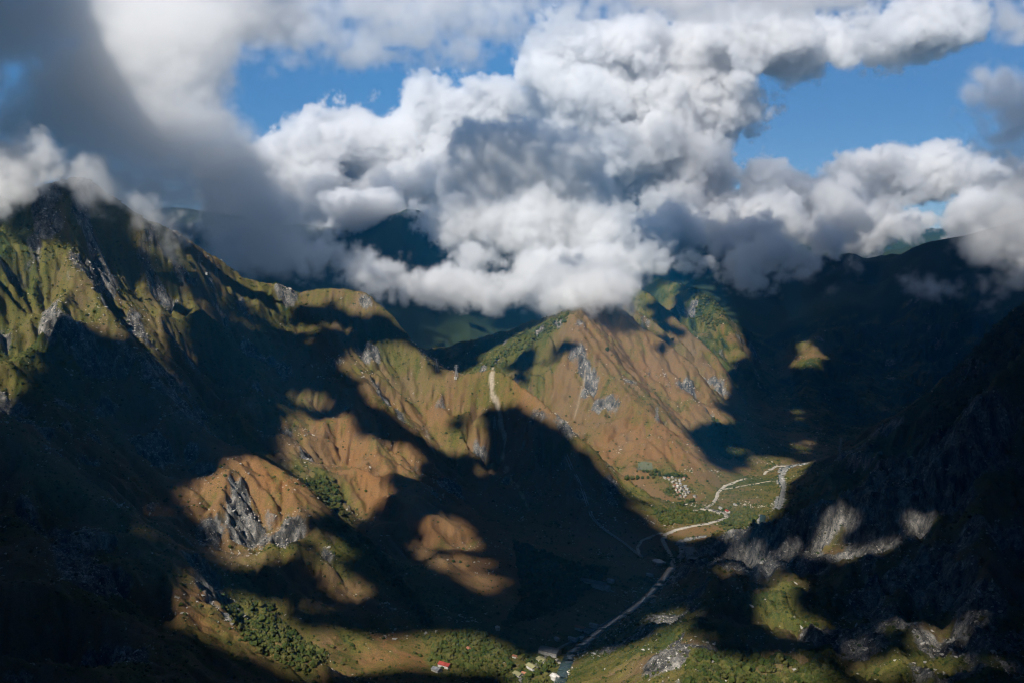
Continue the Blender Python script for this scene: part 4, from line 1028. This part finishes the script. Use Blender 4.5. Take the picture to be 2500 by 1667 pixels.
    VIL = [(1527,1098),(1536,1100),(1544,1097),(1552,1102),(1561,1104),(1571,1099),(1545,1107),(1554,1110),(1563,1113),(1549,1116),(1557,1119),(1566,1121),(1574,1118),(1553,1125),(1561,1128),(1570,1127),(1578,1124),(1557,1133),(1566,1135),(1575,1133),(1581,1131),(1563,1141),(1573,1141),(1596,1141)]
    roofs = [(M_TIN, 'zinc'), (M_TERRA, 'terracotta'), (M_WHITE, 'white'), (M_GREY, 'dark')]
    for k, (px, py) in enumerate(VIL):
        h = hit(px, py); rm, rn_ = roofs[k % 4]
        w, l = r.uniform(3.8, 5.6), r.uniform(5, 8.5)
        lab = 'small white village house with %s roof, number %d counting down the brown toe from the top row' % (rn_, k + 1)
        rank = ['first', 'second', 'third', 'fourth', 'fifth', 'sixth', 'seventh', 'eighth', 'ninth', 'tenth', 'eleventh', 'twelfth', 'thirteenth', 'fourteenth', 'fifteenth', 'sixteenth', 'seventeenth', 'eighteenth', 'nineteenth', 'twentieth', 'twenty-first', 'twenty-second', 'twenty-third', 'twenty-fourth'][k]
        lab = '%s highest house of the hillside village, pale walls under a %s roof' % (rank, rn_)
        house('village_house', tuple(h), r.uniform(0, 3.14), w, l, r.uniform(2.8, 4.5), r.uniform(1, 1.8), M_ADOBE, rm, lab, 'hillside village houses', wins=1)
    HAM = [(1022,1531,1.0,10,18,4.5,2.4,M_RED,'long house with a bright red roof among the trees'),(1003,1541,.9,9,12,4,2,M_TIN,'grey roofed house beside the bright red roof'),(1263,1500,1.05,17,30,6,3,M_GREY,'big grey roofed shed at the river end of the hamlet'),
           (1245,1520,.5,11,16,4.5,2,M_OLIVEROOF,'yellow green roofed building below the big grey shed'),(1222,1535,.6,10,16,4.5,2,M_OLIVEROOF,'second yellow green roof closer to the railway'),(1203,1511,.2,5,7,3.5,1.3,M_WHITE,'small white house beside the railway'),
           (1190,1552,.7,9,13,4,1.8,M_OLIVEROOF,'low olive roofed house beside the railway at the picture bottom'),(1277,1560,.6,10,15,5,2,M_WHITE,'white roofed building at the bottom edge by the lane'),(1205,1550,1.0,6,8,3.5,1.4,M_TERRA,'small terracotta roofed house by the railway bottom'),
           (1180,1508,1.0,5,16,2.5,1.0,M_TERRA,'narrow brown roofed shed along the hamlet track'),(1076,1492,.3,5,7,3,1.2,M_TERRA,'tiny brown roofed cabin alone in the green wood'),(1143,1445,.2,6,8,3.5,1.4,M_WHITE,'single white house in the deep shade above the hamlet'),
           (1671,1176,.3,7,12,4,1.8,M_RED,'red roofed house beside the wide gravel yard'),(1655,1168,.3,5,9,3.5,1.4,M_TIN,'zinc roofed house behind the gravel yard'),(1688,1160,.2,5,8,3.2,1.4,M_TIN,'lone zinc roofed house on the river flat'),
           (1350,1452,1.0,9,20,5,2,M_GREY,'dark roofed station building beside the railway'),(1333,1446,1.0,8,16,5,2,M_TERRA,'brown roofed station shed beside the railway'),(1365,1440,1.0,7,14,4.5,2,M_TIN,'zinc roofed station shed beside the railway'),
           (1316,1470,1.0,6,14,4,1.6,M_TIN,'long zinc roofed shed along the railway'),(1340,1468,1.0,5,9,3.5,1.4,M_WHITE,'small white roofed kiosk at the station'),
           (1362,1345,1.0,12,46,8,3,M_GREY,'long power house hall in the deep shade below the pipes'),(1385,1352,1.0,9,26,6,2.4,M_TIN,'zinc roofed hall beside the long power house'),(1403,1337,1.0,7,12,5,2,M_TIN,'small zinc roofed block at the end of the power house'),
           (1513,1293,.4,16,22,4,1.2,M_TIN,'pale flat shed in the shade beside the curving road'),(1493,1322,.9,6,12,3.5,1.4,M_TIN,'small pale shed at the lower road end'),(1280,1470,.6,6,8,3.5,1.4,M_TIN,'small grey shed hidden in shade behind the big shed')]
    for px, py, rz, w, l, hg, rs, rm, lab in HAM:
        h = hit(px, py); house('house', tuple(h), rz, w, l, hg, rs, M_WHITE, rm, lab, None, wins=2 if l > 10 else 1, cat='building')
    # field plot
    fc = [hit(*q) for q in ((1466,1062),(1497,1062),(1500,1078),(1464,1079))]
    n = 9; fv = []
    for a in np.linspace(0, 1, n):
        for b in np.linspace(0, 1, n):
            p = (fc[0] * (1 - b) + fc[1] * b) * (1 - a) + (fc[3] * (1 - b) + fc[2] * b) * a; fv.append((p[0], p[1], ground_z(p[0], p[1]) + .8))
    fid = np.arange(n * n).reshape(n, n); fq = np.stack([fid[:-1, :-1], fid[1:, :-1], fid[1:, 1:], fid[:-1, 1:]], -1).reshape(-1, 4)
    link('field', mesh_np('field', np.array(fv), fq, M_FIELD), 'grey green square field plot above the village', None, None, 'structure')

    # penstock pipes
    for k, off in enumerate((-2.2, 2.2)):
        pw = resample(np.array([hit(*q) for q in ((1296,1028),(1320,1082),(1340,1130),(1359,1188),(1400,1225),(1440,1252),(1474,1280))]), 14)
        pw[:, 0] += off; pw[:, 2] = [ground_z(a, b) + 1.6 for a, b, _ in pw]
        pw[:, 2] = np.convolve(np.pad(pw[:, 2], 2, mode='edge'), np.ones(5) / 5, 'valid')
        o = empty('penstock', tuple(hit(1474, 1280)), 0, ('steel penstock pipe dropping down the spur, uphill one of the pair', 'steel penstock pipe dropping down the spur, downhill one of the pair')[k], 'pipe', 'penstock pipes')
        base = np.array(o.location)
        mb = MB(); sb = MB()
        for a, b in zip(pw[:-1], pw[1:]): mb.bar(tuple(a - base), tuple(b - base), .85, n=6)
        part('pipe', mb.mesh('penstock_pipe', M_STEEL), o)
        for a in pw[::3]: part('saddle', MB().box(*(a[0] - base[0] + d for d in (-1.1, 1.1)), *(a[1] - base[1] + d for d in (-.5, .5)), a[2] - base[2] - 4, a[2] - base[2]).mesh('penstock_saddle', M_STONE), o)

    # single trees one can tell apart
    crowns = [lump(20 + k, 3, .6, .95 + .1 * k, (M_LEAF, M_LEAF2, M_LEAF)[k], 'tree_crown') for k in range(3)]
    trunk = MB().bar((0, 0, -.6), (.05, 0, .5), .10, .06, 6).bar((.05, 0, .45), (.35, .1, .95), .05, .025, 5).bar((.05, 0, .45), (-.3, -.15, .9), .05, .025, 5).mesh('tree_trunk', M_BARK)
    TREES = [(1478 + 9 * k, 1083 + (k % 2), 'row just below the square field') for k in range(4)] + [(1513,1084,'row just below the square field')] + [(1495 + 10 * k, 1091 + .4 * k, 'long row above the village') for k in range(7)] + \
            [(1440 + 12 * k, 1101 - .8 * k, 'row left of the village top') for k in range(6)] + [(1530 + 9 * k, 1093 + .3 * k, 'hedge line at the village top') for k in range(6)] + \
            [(1668,1202,'river meadow beside the road'),(1676,1206,'river meadow beside the road'),(1660,1204,'river meadow beside the road')] + \
            [(1255,1528,'hamlet next to the big grey shed'),(1262,1524,'hamlet next to the big grey shed'),(1268,1530,'hamlet next to the big grey shed'),(1250,1545,'hamlet next to the olive roofs'),(1235,1550,'hamlet next to the olive roofs'),(1215,1525,'hamlet next to the olive roofs'),(1172,1530,'hamlet next to the railway'),(1160,1545,'hamlet next to the railway')] + \
            [(1395,805,'green shoulder under the cloud'),(1566,1160,'village foot'),(1580,1155,'village foot'),(1590,1152,'village foot')]
    cnt = {}
    words_ = ['first', 'second', 'third', 'fourth', 'fifth', 'sixth', 'seventh', 'eighth']
    for px, py, where in TREES:
        c = cnt[where] = cnt.get(where, 0) + 1
        h = hit(px, py); s_ = float(r.uniform(3.2, 5.2))
        o = empty('tree', tuple(h), float(r.uniform(0, 6)), '%s green tree in the %s' % (words_[c - 1], where), 'tree', 'single trees', s_)
        part('trunk', trunk, o)
        cr = part('crown', crowns[int(r.integers(3))], o); cr.location = (0, 0, 1.0)
    print('details', round(time.time() - T0, 1))
